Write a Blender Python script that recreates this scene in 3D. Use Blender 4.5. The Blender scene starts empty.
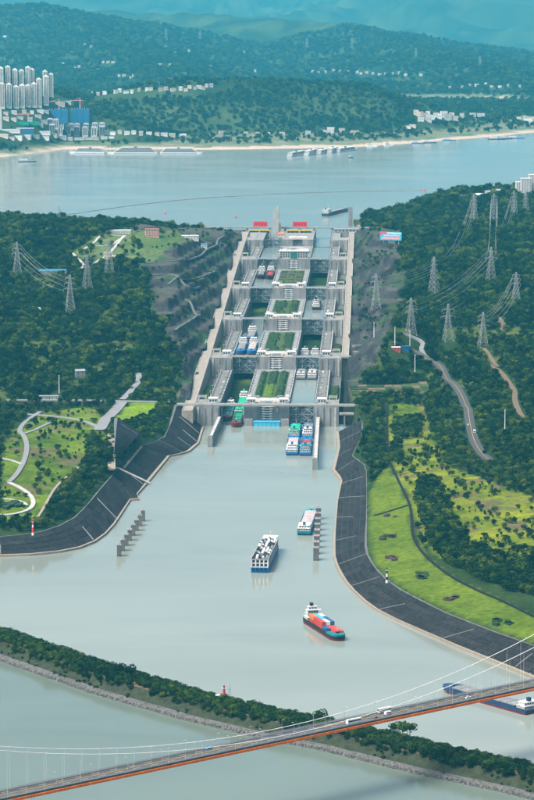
import bpy, math, random
import numpy as np
from mathutils import Vector, Matrix

# ------------------------------------------------------------------ camera, sky, sun, exposure
sc = bpy.context.scene
CAM_Z = 582.0
cam = bpy.data.cameras.new('camera')
cam_o = bpy.data.objects.new('camera', cam)
sc.collection.objects.link(cam_o)
cam.sensor_fit = 'VERTICAL'
cam.sensor_height = 24.0
cam.lens = 24.0 * 2980.0 / 800.0
cam.clip_start = 5.0
cam.clip_end = 80000.0
cam_o.location = (0, 0, CAM_Z)
cam_o.rotation_euler = (math.radians(90) - math.atan(409 / 2980.0), 0, 0)
sc.camera = cam_o

SUN_EL, SUN_AZ = math.radians(58), math.radians(235)      # azimuth clockwise from +Y
world = bpy.data.worlds.new('World')
sc.world = world
world.use_nodes = True
wn = world.node_tree
bg = wn.nodes['Background']
sky = wn.nodes.new('ShaderNodeTexSky')
sky.sky_type = 'NISHITA'
sky.sun_disc = False
sky.sun_elevation = SUN_EL
sky.sun_rotation = SUN_AZ
sky.air_density = 1.0
sky.dust_density = 9.0
sky.ozone_density = 1.5
wn.links.new(sky.outputs[0], bg.inputs[0])
bg.inputs[1].default_value = 0.15
sun = bpy.data.lights.new('sun', 'SUN')
sun.energy = 2.2
sun.angle = math.radians(26)
sun.color = (1.0, 0.96, 0.9)
sun_o = bpy.data.objects.new('sun', sun)
sc.collection.objects.link(sun_o)
sd = Vector((math.sin(SUN_AZ) * math.cos(SUN_EL), math.cos(SUN_AZ) * math.cos(SUN_EL), math.sin(SUN_EL)))
sun_o.rotation_euler = (-sd).to_track_quat('-Z', 'Y').to_euler()
sun_o.location = sd * 3000
vs = sc.view_settings
vs.view_transform = 'Standard'
vs.look = 'None'
vs.exposure = 0.75
vs.gamma = 1.0
vs.use_curve_mapping = False
sc.cycles.max_bounces = 6
sc.cycles.volume_bounces = 2
sc.cycles.use_denoising = True

RES = 99.0            # reservoir level
random.seed(7)
rng = np.random.default_rng(11)
C = sc.collection

# ------------------------------------------------------------------ terrain as a height function (metres)
def vnoise(x, y, seed=0):
    xi = np.floor(x).astype(np.int64); yi = np.floor(y).astype(np.int64)
    fx = x - xi; fy = y - yi
    fx = fx * fx * (3 - 2 * fx); fy = fy * fy * (3 - 2 * fy)
    def h(a, b):
        n = (a * 374761393 + b * 668265263 + seed * 1442695041) & 0x7fffffff
        n = ((n ^ (n >> 13)) * 1274126177) & 0x7fffffff
        return ((n ^ (n >> 16)) & 0xffff) / 65535.0
    a = h(xi, yi); b = h(xi + 1, yi); c_ = h(xi, yi + 1); d_ = h(xi + 1, yi + 1)
    return (a * (1 - fx) + b * fx) * (1 - fy) + (c_ * (1 - fx) + d_ * fx) * fy

def fbm(x, y, seed=0, oct=4):
    r = 0; a = 0.5; t = 0
    for k in range(oct):
        r = r + a * vnoise(x, y, seed + k * 17); t += a
        x = x * 2.03 + 5.1; y = y * 2.03 + 3.7; a *= 0.5
    return r / t

def in_poly(x, y, poly):
    r = np.zeros(x.shape, bool)
    n = len(poly)
    for i in range(n):
        x0, y0 = poly[i][:2]; x1, y1 = poly[(i + 1) % n][:2]
        if y0 == y1: continue
        k = ((y0 > y) != (y1 > y)) & (x < (x1 - x0) * (y - y0) / (y1 - y0) + x0)
        r ^= k
    return r

def seg_dist(x, y, line):
    """distance to a polyline, and the nearest point and its z (if given)"""
    best = np.full(x.shape, 1e12); bz = np.zeros(x.shape); bx = np.zeros(x.shape); by = np.zeros(x.shape)
    for i in range(len(line) - 1):
        p, q = line[i], line[i + 1]
        dx, dy = q[0] - p[0], q[1] - p[1]
        t = np.clip(((x - p[0]) * dx + (y - p[1]) * dy) / (dx * dx + dy * dy + 1e-9), 0, 1)
        cx, cy = p[0] + t * dx, p[1] + t * dy
        d = (x - cx) ** 2 + (y - cy) ** 2
        k = d < best
        best = np.where(k, d, best); bx = np.where(k, cx, bx); by = np.where(k, cy, by)
        if len(p) > 2: bz = np.where(k, p[2] + t * (q[2] - p[2]), bz)
    return np.sqrt(best), bx, by, bz

# the lock axis: s runs upstream, u to the right
AX = (0.0, 3994.0); AD = (0.0349, 0.99939)
GATE_S = [0.0, 382.0, 728.0, 1041.0, 1385.0, 1660.0]
DECK_Z = [27.0, 45.6, 64.2, 82.8, 101.4, 114.0]
def lock_us(x, y):
    dx, dy = x - AX[0], y - AX[1]
    return dx * AD[1] - dy * AD[0], dx * AD[0] + dy * AD[1]
def lw(u, s, z=None):
    p = (AX[0] + u * AD[1] + s * AD[0], AX[1] - u * AD[0] + s * AD[1])
    return p if z is None else (p[0], p[1], z)

# bank lines: water edge (z = 0) and crest of the stone slope
LB_BOT = [(-399.6,3025.6,0),(-317.5,3031.1,0),(-277.1,3042.1,0),(-246.4,3047.6,0),(-216.4,3064.3,0),(-196.9,3086.8,0),(-183,3121.3,0),(-173.9,3168.3,0),(-167.2,3229.2,0),(-162.1,3305.2,0),(-157.2,3384.9,0)]
LB_TOP = [(-402,3046.8,16),(-320.1,3058.2,16),(-279.4,3069.7,16),(-257.3,3081.2,16),(-237.6,3098.8,16),(-220.9,3131.6,16.5),(-207.6,3174.7,17.5),(-200.9,3225.5,18.5),(-195.2,3278.1,19.5),(-189.1,3349.2,20),(-180.5,3448.3,20)]
RB_BOT = [(91.7,3917.9,0),(91.3,3786.7,0),(79.6,3601.4,0),(85.6,3548.5,0),(87.9,3519,0),(80.5,3378.1,0),(75.3,3241.6,0),(71,3127.1,0),(68.7,3042.1,0),(70,2993.2,0),(73,2948.5,0),(77.4,2905,0),(84.1,2860.3,0),(92.4,2814.5,0),(103.3,2770.2,0),(120.3,2724.9,0),(144.8,2668.2,0),(166.8,2617.9,0),(190.1,2567.4,0),(232.1,2477.3,0),(299.8,2337.4,0)]
RB_TOP = [(126.1,3914.2,18),(120,3762,18),(104.1,3605.1,18),(116.5,3535.2,18),(117.2,3482.6,18),(111.3,3286.8,18),(106.3,3153.5,18),(102.7,3076.1,18),(100.1,3008,18),(100.1,2964.1,18),(102.9,2926.8,18),(108,2875,18),(115.8,2824.9,18),(126.4,2781.3,18),(142.9,2732.1,18),(162.6,2676.9,18),(181.3,2636.3,18),(201.6,2594,18),(221.6,2557,18),(251.2,2501.5,18),(321,2379.4,18)]
BAY_BOT = [(-122.5,3712,0),(-108.9,3728.4,0),(-98.1,3753.2,0),(-88.2,3820.9,0),(-84.7,3963.7,0)]
BAY_TOP = [(-158.6,3692.6,17),(-144.8,3711,18),(-129.7,3748.7,20),(-124.4,3863.3,24),(-121.8,3994,27)]
LEFT_LAND = [(-6000, 3060.0)] + [p[:2] for p in LB_TOP] + [(-180.3,3467.7)] + [(-172.9,3521),(-158.6,3692.6)] + [p[:2] for p in BAY_TOP[1:]] + [lw(-112, 26), lw(-112, 2600), (-6000, 6600)]
RIGHT_LAND = [(170, 6900), lw(112, 1900), lw(112, 16)] + [p[:2] for p in RB_TOP] + [(6000, 2300), (6000, 6900)]
CTRL = (
 [(-278.6,3060.7,16.6),(-239,3089.6,16.6),(-207.4,3171.9,18),(-189.7,3339.3,20.5),(-181.9,3452.5,20.5),(-401.6,3043.5,16.6)]
 + [(-354.5,3184.8,30),(-292.3,3216.9,30),(-236.8,3365.6,30),(-206.9,3650.2,31),(-346.8,3830.9,30),(-281.8,3830.9,30),(-188.1,3697.6,34),(-182.9,3472.5,28),(-365.5,4042,30),(-283.4,4042,30),(-173.9,4042,30),(-122.5,4016.5,28),(-159.9,3709.9,22),(-151,3806.4,27),(-502.6,3830.9,30)]
 + [(-374.1,4140.6,42),(-290,4140.6,42),(-193.7,4177.8,40),(-149.9,4140.6,42),(-542.3,4140.6,42)]
 + [(-364.3,4366.8,72),(-273,4321,70),(-187.3,4366.8,72),(-144.8,4418.1,66),(-541.3,4366.8,72)]
 + [(-420.4,4669.8,100),(-310.2,4669.8,100),(-199.1,4650.4,102),(-609.3,4669.8,100),(-161.9,4708.6,96)]
 + [(-446.5,4968.4,128),(-350,5024.1,128),(-248.6,5024.1,128),(-179.7,4990.3,126),(-654.4,5024.1,128)]
 + [(-436,5250.9,150),(-292.5,5208.2,150),(-205.8,5232.3,148),(-647.9,5250.9,150),(-131,5411.7,124)]
 + [(-477.9,5325.5,160),(-372.7,5358.4,161),(-282.8,5360.9,159),(-172,5388.6,155),(-656.8,5325.5,160)]
 + [(-600,5760,132),(-400,5760,132),(-220,5720,132),(-600,6050,92),(-400,6050,92),(-160,6000,92),(-160,5860,112),(-600,6300,80),(-300,6300,80)]
 + [(124.4,3861.3,19),(117.5,3491.3,19),(106.2,3147.9,19),(100.3,3002.6,19),(115.6,2819.9,19),(162.9,2675.3,19),(201.2,2589.4,19),(250.8,2497,19)]
 + [(150.1,3038,25),(156.9,2911.4,25),(180.4,2794.7,25),(216.6,2695.9,25),(240.2,2629.4,25),(301.2,2489.8,25)]
 + [(144.3,3482.5,30),(157.5,3191.2,30),(192.7,3092.4,30),(236.5,2977,30),(253,2774.7,29),(196.8,3345.5,31),(232.7,3211,31),(365.2,2869.7,30)]
 + [(167.9,3721.5,33),(218,3714.8,34),(164.6,3950.8,33),(234.4,3398.3,34),(290.2,3193.6,34),(404.6,3187.7,35)]
 + [(240.3,4360.7,46),(262.9,4132.9,43),(262,3845.9,41),(251.6,3563.3,38),(261.6,3453.3,37),(191.3,4251.8,42),(157.5,4117.4,38)]
 + [(287.3,3803.3,60),(321.7,3552.1,58),(478.7,3788.8,62)]
 + [(243.6,4427.1,80),(304.9,4236.6,80),(366.6,4061.6,80),(531.8,4219.7,82),(197.3,4566,72)]
 + [(216.4,4828.2,100),(292.9,4747.7,100),(407.2,4521.4,100),(587.3,4669.8,100)]
 + [(205.2,5398.7,116),(283.8,5173.4,118),(396.6,5055.9,120),(453.4,5045,121),(632.1,5034,122)]
 + [(258.3,5779.1,126),(356.8,5802.6,130),(458.2,5852.8,132),(517.1,5764.1,133),(720.8,5751.3,134)]
 + [(367.5,6327.9,138),(454.7,6360.3,140),(570,6360.3,140),(796.2,6360.3,140),(429.1,6558.9,146),(512.5,6555.9,144),(590.2,6589,144),(780.7,6592.2,146)]
 + [(197.8,4979.8,132),(165.1,4534.2,114),(153.2,4321.3,92),(204.3,5473.5,128)] + [(175.4,5931.4,106),(209.7,6057.9,104),(263.4,6480.4,99),(290.3,6599.4,99),(346.3,6786.3,99),(386.7,6984,99)]
 + [(277.9,6839.8,86),(307.1,6983,85),(366.6,7186.4,85),(431.1,7514.5,85)]
 + [(380,6950,92),(500,7050,110),(700,7100,110),(380,7200,80),(600,7350,80),(900,7350,84)]
)
def _tps_fit(pts):
    P_ = np.array(pts, float) ; xy = P_[:, :2] / 1000.0; n = len(xy)
    d = np.sqrt(((xy[:, None] - xy[None]) ** 2).sum(2))
    K = d * d * np.log(d + 1e-9) + np.eye(n) * 2e-3
    A = np.zeros((n + 3, n + 3)); A[:n, :n] = K; A[:n, n] = 1; A[:n, n + 1:] = xy; A[n, :n] = 1; A[n + 1:, :n] = xy.T
    return xy, np.linalg.solve(A, np.concatenate([P_[:, 2], [0, 0, 0]]))
_TX, _TW = _tps_fit(CTRL)
def tps(x, y):
    x = np.clip(x, -900, 1100) / 1000.0; y = np.clip(y, 2600, 7400) / 1000.0
    r = _TW[-3] + _TW[-2] * x + _TW[-1] * y
    for (cx, cy), w in zip(_TX, _TW):
        d2 = (x - cx) ** 2 + (y - cy) ** 2 + 1e-12
        r = r + w * 0.5 * d2 * np.log(d2)
    return r

def benches(d):
    k = np.floor(d / 30.0); f_ = d / 30.0 - k
    return k * 18.0 + np.minimum(1, f_ / 0.72) * 18.0
def road_z(s):
    return np.interp(s, [-200, 0] + GATE_S[1:] + [1861, 2400], [27, 27] + DECK_Z[1:] + [119, 119])

# ridges beyond the reservoir: crest polylines (x, y, z), slope, noise
RIDGES = [
 ([(-1052.9,9650.3,330),(-927.9,10416.2,310),(-807.7,10207.9,268),(-768,11218.7,222)], 0.26, 60),
 ([(-720,10400,195),(-430,10500,262),(-250,10450,285),(80,10500,272),(330,10550,262),(500,10650,215),(690,10800,130)], 0.26, 60),
 ([(-3867.2,20509.1,534.7),(-2174.8,19996.6,522.7),(-1732,19499,485.6),(-1434,18990.8,506.9),(-1213,18502.8,453.9),(-973.4,17500.8,356.8),(-753.3,16497.5,282.4),(-546,15300,233.2),(-388.5,14198.9,201.8)], 0.17, 120),
 ([(-1618.1,23494,442.6),(-1048.8,23006.9,437.9),(-501.7,22503.8,426.2),(-21.5,21496.2,397.7),(419.5,20000.6,377.5),(613.5,18798.6,340.1),(780,17601.5,297.3),(884.8,16802.5,271.3),(976.1,15997.7,243.8),(1054.4,15198.5,220.4),(1119.6,14400.6,196.4),(1165.4,13800.7,180.4)], 0.15, 120),
 ([(-6000,33000,1100),(-2000,32000,820),(-600,32500,640),(600,33000,600),(1500,31500,690),(2600,30500,980),(4500,30500,1100),(7000,31000,1200)], 0.17, 300),
 ([(-7000,50000,1500),(-1500,49000,900),(1000,48500,820),(3500,48000,1300),(7000,48000,1700)], 0.2, 300),
]
FAR_SHORE = [(-1645.4,8662.6),(-948.9,8662.6),(-781.8,8741.2),(-708.9,8930.4),(-630.6,9185.8),(-489.1,9185.8),(-190.1,9156.7),(-52.3,9185.8),(77.4,9244.5),(264.8,9304),(422.4,9487.1),(562.3,9710.1),(687.5,9875.8),(916.7,10260.8),(1265.4,10716.5),(2593.3,12256.8)]
def far_height(x, y):
    ys = np.interp(x, [p[0] for p in FAR_SHORE], [p[1] for p in FAR_SHORE])
    d = y - ys + (fbm(x / 120.0, y / 120.0, 5, 3) - 0.5) * 60
    z = 99 + np.where(d < 0, d * 0.06, np.minimum(d * 0.05, 9) + np.clip((d - 250) * 0.006, 0, 8))
    rv = seg_dist(x, y, [(706.7,13387.4),(903.8,13326),(1199.7,13449.4),(1699.5,13638.9),(2911.4,13768.2)])[0]
    z = z - np.clip(1.2 - rv / 330.0, 0, 1) * 26
    for line, sl, amp in RIDGES:
        dist, _, _, cz = seg_dist(x, y, line)
        n = 1 - np.abs(2 * fbm(x / 620.0, y / 620.0, 31, 4) - 1)
        h = cz - sl * dist * (0.75 + 0.5 * fbm(x / 900.0, y / 900.0, 9, 3)) - amp * (1 - n) * np.clip(dist / 250.0, 0.15, 1) * 1.2
        z = np.maximum(z, h + (fbm(x / 90.0, y / 90.0, 3, 3) - 0.5) * 14)
    z = np.minimum(z, 97.5 + np.where(d < 0, d * 0.1, d * 0.09 + np.maximum(d - 260, 0) * 0.5))
    return z

def land_near(x, y):
    return in_poly(x, y, LEFT_LAND) | in_poly(x, y, RIGHT_LAND)

def rock_zone(u, s, x, y):
    n = (fbm(x / 55.0, y / 55.0, 66, 3) - 0.5) * 46
    wl = np.interp(s, [-20, 0, 300, 500, 900, 1300, 1600, 1850, 1950], [0, 5, 34, 66, 120, 170, 150, 80, 0])
    wr = np.interp(s, [-20, 100, 350, 650, 1200, 1600, 1850, 1950], [0, 5, 45, 70, 88, 80, 45, 0])
    return ((u < -100) & (-u - 114 < wl + n * np.clip(wl / 40, 0, 1))) | ((u > 100) & (u - 114 < wr + n * np.clip(wr / 40, 0, 1)))

def ground_height(x, y):
    near = y < 7450
    z = np.full(x.shape, -12.0)
    u, s = lock_us(x, y)
    t = tps(x, y) + (fbm(x / 60.0, y / 60.0, 2, 3) - 0.5) * np.clip((y - 4000) / 300.0, 0, 1) * 12
    au = np.abs(u)
    cutz = road_z(s) - 1.0 + benches(np.maximum(0, au - 114) + (fbm(x / 90.0, y / 90.0, 8, 2) - 0.5) * 26 * np.clip((au - 113) / 40, 0, 1))
    zone = (s > -30) & (s < 2300)
    t = np.where(zone, np.minimum(t, cutz), t)
    rz = rock_zone(u, s, x, y)
    tt = np.minimum(tps(x, y), road_z(s) - 1.0 + np.maximum(0, au - 114) * 0.62) + (fbm(x / 160.0, y / 160.0, 12, 2) - 0.5) * 7
    k = np.floor(tt / 13.0); fr = tt / 13.0 - k
    t = np.where(rz & zone & (y < 7000), k * 13.0 + np.minimum(1, fr / 0.45) * 13.0 + fr * 0.6, t)
    t = np.where((au < 106) & (s > -40) & (y < 5960), road_z(s) - 36, t)
    t = np.where((au < 75) & (y >= 5960), 80.0, t)
    ok = land_near(x, y) | ((au < 119) & (s > 2) & (s < 1950))
    z = np.where(ok & (y < 7450), t, z)
    z = np.where((y >= 6500) & (y < 7450) & ~ok, 80.0, z)
    z = np.where((y > 6600) & (x < 118) & (y < 7450), 80.0, z)
    return np.where(near, z, far_height(x, y))

# ------------------------------------------------------------------ materials
MATS = {}
def mat(name, col, rough=0.85, var=0.25, scale=0.15, bump=0.0, metal=0.0, spec=0.12, streak=1.0, objrand=0.0):
    if name in MATS: return MATS[name]
    m = bpy.data.materials.new(name); m.use_nodes = True
    nt = m.node_tree; N = nt.nodes; bs = N['Principled BSDF']
    bs.inputs['Roughness'].default_value = rough
    bs.inputs['Metallic'].default_value = metal
    bs.inputs['Specular IOR Level'].default_value = spec
    geo = N.new('ShaderNodeNewGeometry')
    mp = N.new('ShaderNodeMapping'); mp.inputs['Scale'].default_value = (scale, scale, scale * streak)
    nt.links.new(geo.outputs['Position'], mp.inputs[0])
    no = N.new('ShaderNodeTexNoise'); no.inputs['Detail'].default_value = 5; no.inputs['Roughness'].default_value = 0.65
    no.inputs['Scale'].default_value = 1.0
    nt.links.new(mp.outputs[0], no.inputs['Vector'])
    hs = N.new('ShaderNodeHueSaturation'); hs.inputs['Color'].default_value = (*col, 1)
    mr = N.new('ShaderNodeMapRange'); mr.inputs[1].default_value = 0.25; mr.inputs[2].default_value = 0.75
    mr.inputs[3].default_value = 1 - var; mr.inputs[4].default_value = 1 + var
    nt.links.new(no.outputs[0], mr.inputs[0])
    val = mr.outputs[0]
    if objrand:
        oi = N.new('ShaderNodeObjectInfo')
        m2 = N.new('ShaderNodeMapRange'); m2.inputs[3].default_value = 1 - objrand; m2.inputs[4].default_value = 1 + objrand
        nt.links.new(oi.outputs['Random'], m2.inputs[0])
        mu = N.new('ShaderNodeMath'); mu.operation = 'MULTIPLY'
        nt.links.new(val, mu.inputs[0]); nt.links.new(m2.outputs[0], mu.inputs[1]); val = mu.outputs[0]
    nt.links.new(val, hs.inputs['Value'])
    nt.links.new(hs.outputs[0], bs.inputs['Base Color'])
    if bump:
        b = N.new('ShaderNodeBump'); b.inputs['Strength'].default_value = 0.6; b.inputs['Distance'].default_value = bump
        nt.links.new(no.outputs[0], b.inputs['Height']); nt.links.new(b.outputs[0], bs.inputs['Normal'])
    MATS[name] = m
    return m

def water_mat(name, col, rough, wave):
    m = bpy.data.materials.new(name); m.use_nodes = True
    nt = m.node_tree; N = nt.nodes; bs = N['Principled BSDF']
    bs.inputs['IOR'].default_value = 1.33
    geo = N.new('ShaderNodeNewGeometry')
    mp = N.new('ShaderNodeMapping'); mp.inputs['Scale'].default_value = (0.0022, 0.0045, 0.01); mp.inputs['Rotation'].default_value = (0, 0, 0.12)
    nt.links.new(geo.outputs['Position'], mp.inputs[0])
    no = N.new('ShaderNodeTexNoise'); no.inputs['Detail'].default_value = 4; no.inputs['Distortion'].default_value = 1.5
    no.inputs['Scale'].default_value = 1.0
    nt.links.new(mp.outputs[0], no.inputs['Vector'])
    mr = N.new('ShaderNodeMapRange'); mr.inputs[1].default_value = 0.35; mr.inputs[2].default_value = 0.7
    mr.inputs[3].default_value = rough * 0.85; mr.inputs[4].default_value = rough * 1.25
    nt.links.new(no.outputs[0], mr.inputs[0]); nt.links.new(mr.outputs[0], bs.inputs['Roughness'])
    hs = N.new('ShaderNodeHueSaturation'); hs.inputs['Color'].default_value = (*col, 1)
    m2 = N.new('ShaderNodeMapRange'); m2.inputs[1].default_value = 0.3; m2.inputs[2].default_value = 0.7; m2.inputs[3].default_value = 0.91; m2.inputs[4].default_value = 1.09
    nt.links.new(no.outputs[0], m2.inputs[0]); nt.links.new(m2.outputs[0], hs.inputs['Value'])
    nt.links.new(hs.outputs[0], bs.inputs['Base Color'])
    n2 = N.new('ShaderNodeTexNoise'); n2.inputs['Scale'].default_value = 0.35; n2.inputs['Detail'].default_value = 3
    nt.links.new(geo.outputs['Position'], n2.inputs['Vector'])
    b = N.new('ShaderNodeBump'); b.inputs['Strength'].default_value = wave; b.inputs['Distance'].default_value = 0.3
    nt.links.new(n2.outputs[0], b.inputs['Height']); nt.links.new(b.outputs[0], bs.inputs['Normal'])
    return m

def attr_mat(name, scale, var, bump):
    m = bpy.data.materials.new(name); m.use_nodes = True
    nt = m.node_tree; N = nt.nodes; bs = N['Principled BSDF']
    bs.inputs['Roughness'].default_value = 0.95; bs.inputs['Specular IOR Level'].default_value = 0.02
    at = N.new('ShaderNodeAttribute'); at.attribute_name = 'cover'
    geo = N.new('ShaderNodeNewGeometry')
    no = N.new('ShaderNodeTexNoise'); no.inputs['Scale'].default_value = scale; no.inputs['Detail'].default_value = 6; no.inputs['Roughness'].default_value = 0.7
    nt.links.new(geo.outputs['Position'], no.inputs['Vector'])
    mr = N.new('ShaderNodeMapRange'); mr.inputs[1].default_value = 0.25; mr.inputs[2].default_value = 0.75
    mr.inputs[3].default_value = 1 - var; mr.inputs[4].default_value = 1 + var
    nt.links.new(no.outputs[0], mr.inputs[0])
    hs = N.new('ShaderNodeHueSaturation'); nt.links.new(at.outputs['Color'], hs.inputs['Color']); nt.links.new(mr.outputs[0], hs.inputs['Value'])
    nt.links.new(hs.outputs[0], bs.inputs['Base Color'])
    b = N.new('ShaderNodeBump'); b.inputs['Strength'].default_value = 0.7; b.inputs['Distance'].default_value = bump
    nt.links.new(no.outputs[0], b.inputs['Height']); nt.links.new(b.outputs[0], bs.inputs['Normal'])
    return m

def leaf_mat(name, cols):
    m = bpy.data.materials.new(name); m.use_nodes = True
    nt = m.node_tree; N = nt.nodes; bs = N['Principled BSDF']
    bs.inputs['Roughness'].default_value = 0.8; bs.inputs['Specular IOR Level'].default_value = 0.02
    oi = N.new('ShaderNodeObjectInfo')
    geo = N.new('ShaderNodeNewGeometry')
    no = N.new('ShaderNodeTexNoise'); no.inputs['Scale'].default_value = 0.012; no.inputs['Detail'].default_value = 3
    nt.links.new(geo.outputs['Position'], no.inputs['Vector'])
    mx = N.new('ShaderNodeMath'); mx.operation = 'MULTIPLY_ADD'; mx.inputs[1].default_value = 0.75
    sub = N.new('ShaderNodeMath'); sub.operation = 'MULTIPLY_ADD'; sub.inputs[1].default_value = 0.9; sub.inputs[2].default_value = -0.34
    nt.links.new(no.outputs[0], sub.inputs[0])
    nt.links.new(oi.outputs['Random'], mx.inputs[0]); nt.links.new(sub.outputs[0], mx.inputs[2])
    cr = N.new('ShaderNodeValToRGB')
    el = cr.color_ramp.elements
    el[0].position = 0.1; el[0].color = (*cols[0], 1)
    el[1].position = 0.9; el[1].color = (*cols[-1], 1)
    for k, c in enumerate(cols[1:-1]):
        e = el.new(0.1 + 0.8 * (k + 1) / (len(cols) - 1)); e.color = (*c, 1)
    nt.links.new(mx.outputs[0], cr.inputs[0])
    nt.links.new(cr.outputs[0], bs.inputs['Base Color'])
    return m

M_conc = mat('concrete', (0.20, 0.205, 0.205), var=0.5, scale=0.12, streak=0.25, bump=0.2)
M_conc_d = mat('concrete_dark', (0.11, 0.115, 0.115), var=0.3, scale=0.15, streak=0.3)
M_conc_l = mat('concrete_light', (0.36, 0.355, 0.335), var=0.3, scale=0.12)
M_tan = mat('path_sandstone', (0.25, 0.215, 0.17), var=0.25, scale=0.3)
M_slope = mat('slope_stone', (0.022, 0.022, 0.024), var=0.5, scale=0.25, bump=0.3, objrand=0.25, spec=0.03)
M_slope_joint = mat('slope_joint', (0.03, 0.033, 0.04), var=0.3)
M_rib = mat('slope_rib', (0.15, 0.15, 0.145), var=0.3, scale=0.3)
M_asph = mat('asphalt', (0.06, 0.062, 0.065), var=0.2, scale=0.3)
M_asph_l = mat('asphalt_worn', (0.19, 0.195, 0.2), var=0.25, scale=0.2)
M_beige = mat('road_concrete', (0.25, 0.225, 0.19), var=0.3, scale=0.15)
M_white = mat('white_paint', (0.66, 0.66, 0.65), rough=0.5, var=0.08)
M_offw = mat('render_white', (0.50, 0.50, 0.48), var=0.25, scale=0.3, objrand=0.15)
M_cream = mat('render_cream', (0.52, 0.46, 0.37), var=0.15, scale=0.3, objrand=0.12)
M_glass = mat('window_glass', (0.03, 0.05, 0.065), rough=0.2, var=0.2, spec=0.5)
M_steel = mat('galvanised_steel', (0.36, 0.375, 0.38), rough=0.5, var=0.15, metal=0.2)
M_gate = mat('gate_steel', (0.20, 0.245, 0.27), rough=0.6, var=0.3, scale=0.2)
M_gate_d = mat('gate_plate', (0.075, 0.095, 0.115), rough=0.7, var=0.4, scale=0.15)
M_red = mat('banner_red', (0.62, 0.03, 0.045), rough=0.7, var=0.12)
M_redp = mat('red_paint', (0.5, 0.04, 0.04), rough=0.5, var=0.15)
M_orange = mat('girder_orange', (0.62, 0.15, 0.02), rough=0.6, var=0.3, scale=0.3)
M_blue = mat('hull_blue', (0.015, 0.125, 0.32), rough=0.45, var=0.15)
M_bluec = mat('blue_sheet', (0.06, 0.38, 0.55), rough=0.5, var=0.15)
M_bluenet = mat('blue_netting', (0.03, 0.14, 0.28), var=0.15)
M_teal = mat('hull_teal', (0.015, 0.16, 0.19), rough=0.45, var=0.2)
M_navy = mat('hull_navy', (0.02, 0.045, 0.10), rough=0.45, var=0.2)
M_maroon = mat('hull_maroon', (0.13, 0.02, 0.03), rough=0.5, var=0.25)
M_black = mat('black_paint', (0.02, 0.02, 0.025), rough=0.5, var=0.2)
M_green = mat('deck_green', (0.02, 0.26, 0.16), rough=0.6, var=0.2)
M_greenb = mat('tarp_green', (0.015, 0.36, 0.21), rough=0.6, var=0.15)
M_turq = mat('bulwark_turquoise', (0.015, 0.24, 0.27), rough=0.5, var=0.15)
M_pinkg = mat('cover_pink_grey', (0.36, 0.31, 0.31), var=0.2)
M_hatch = mat('hatch_grey', (0.18, 0.185, 0.19), rough=0.7, var=0.2, objrand=0.15)
M_ctr_red = mat('container_red', (0.42, 0.06, 0.05), rough=0.6, var=0.15, objrand=0.1)
M_ctr_blue = mat('container_blue', (0.03, 0.10, 0.22), rough=0.6, var=0.15, objrand=0.1)
M_ctr_sky = mat('container_sky', (0.06, 0.35, 0.55), rough=0.6, var=0.1)
M_ctr_orange = mat('container_orange', (0.55, 0.16, 0.05), rough=0.6, var=0.1)
M_ctr_white = mat('container_white', (0.6, 0.6, 0.58), rough=0.6, var=0.1)
M_wood = mat('bark', (0.09, 0.07, 0.05), var=0.3, scale=1)
M_hedge = mat('hedge_leaf', (0.022, 0.05, 0.018), var=0.5, scale=0.6, bump=0.6)
M_hedge_l = mat('shrub_lime', (0.08, 0.15, 0.015), var=0.4, scale=0.6, bump=0.5)
M_bed = mat('bed_purple', (0.07, 0.04, 0.045), var=0.5, scale=0.7, bump=0.4)
M_lawn = mat('lawn', (0.05, 0.075, 0.022), var=0.3, scale=0.1, bump=0.3)
M_soil = mat('soil', (0.13, 0.10, 0.065), var=0.3, scale=0.3)
M_rockp = mat('riprap_stone', (0.10, 0.10, 0.095), var=0.45, scale=0.5, bump=0.4, objrand=0.2)
M_yellow = mat('paint_yellow', (0.6, 0.42, 0.05), var=0.1)
M_roofb = mat('roof_blue', (0.045, 0.14, 0.21), rough=0.5, var=0.15)
M_roofr = mat('roof_terracotta', (0.33, 0.15, 0.11), var=0.2)
M_roofg = mat('roof_grey', (0.22, 0.24, 0.25), var=0.2)
M_pink = mat('banner_pink', (0.75, 0.33, 0.32), var=0.1)
M_leaf = leaf_mat('leaf', [(0.003, 0.012, 0.005), (0.008, 0.026, 0.007), (0.022, 0.050, 0.009), (0.080, 0.115, 0.012)])
M_leaf_b = leaf_mat('leaf_bush', [(0.006, 0.020, 0.006), (0.013, 0.036, 0.008), (0.045, 0.080, 0.012)])
M_water = water_mat('channel_water', (0.205, 0.235, 0.205), 0.10, 0.08)
M_water_r = water_mat('river_water', (0.115, 0.15, 0.125), 0.10, 0.08)
M_water_up = water_mat('reservoir_water', (0.20, 0.225, 0.20), 0.14, 0.02)
M_water_ch = water_mat('chamber_water', (0.17, 0.205, 0.19), 0.12, 0.05)

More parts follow.
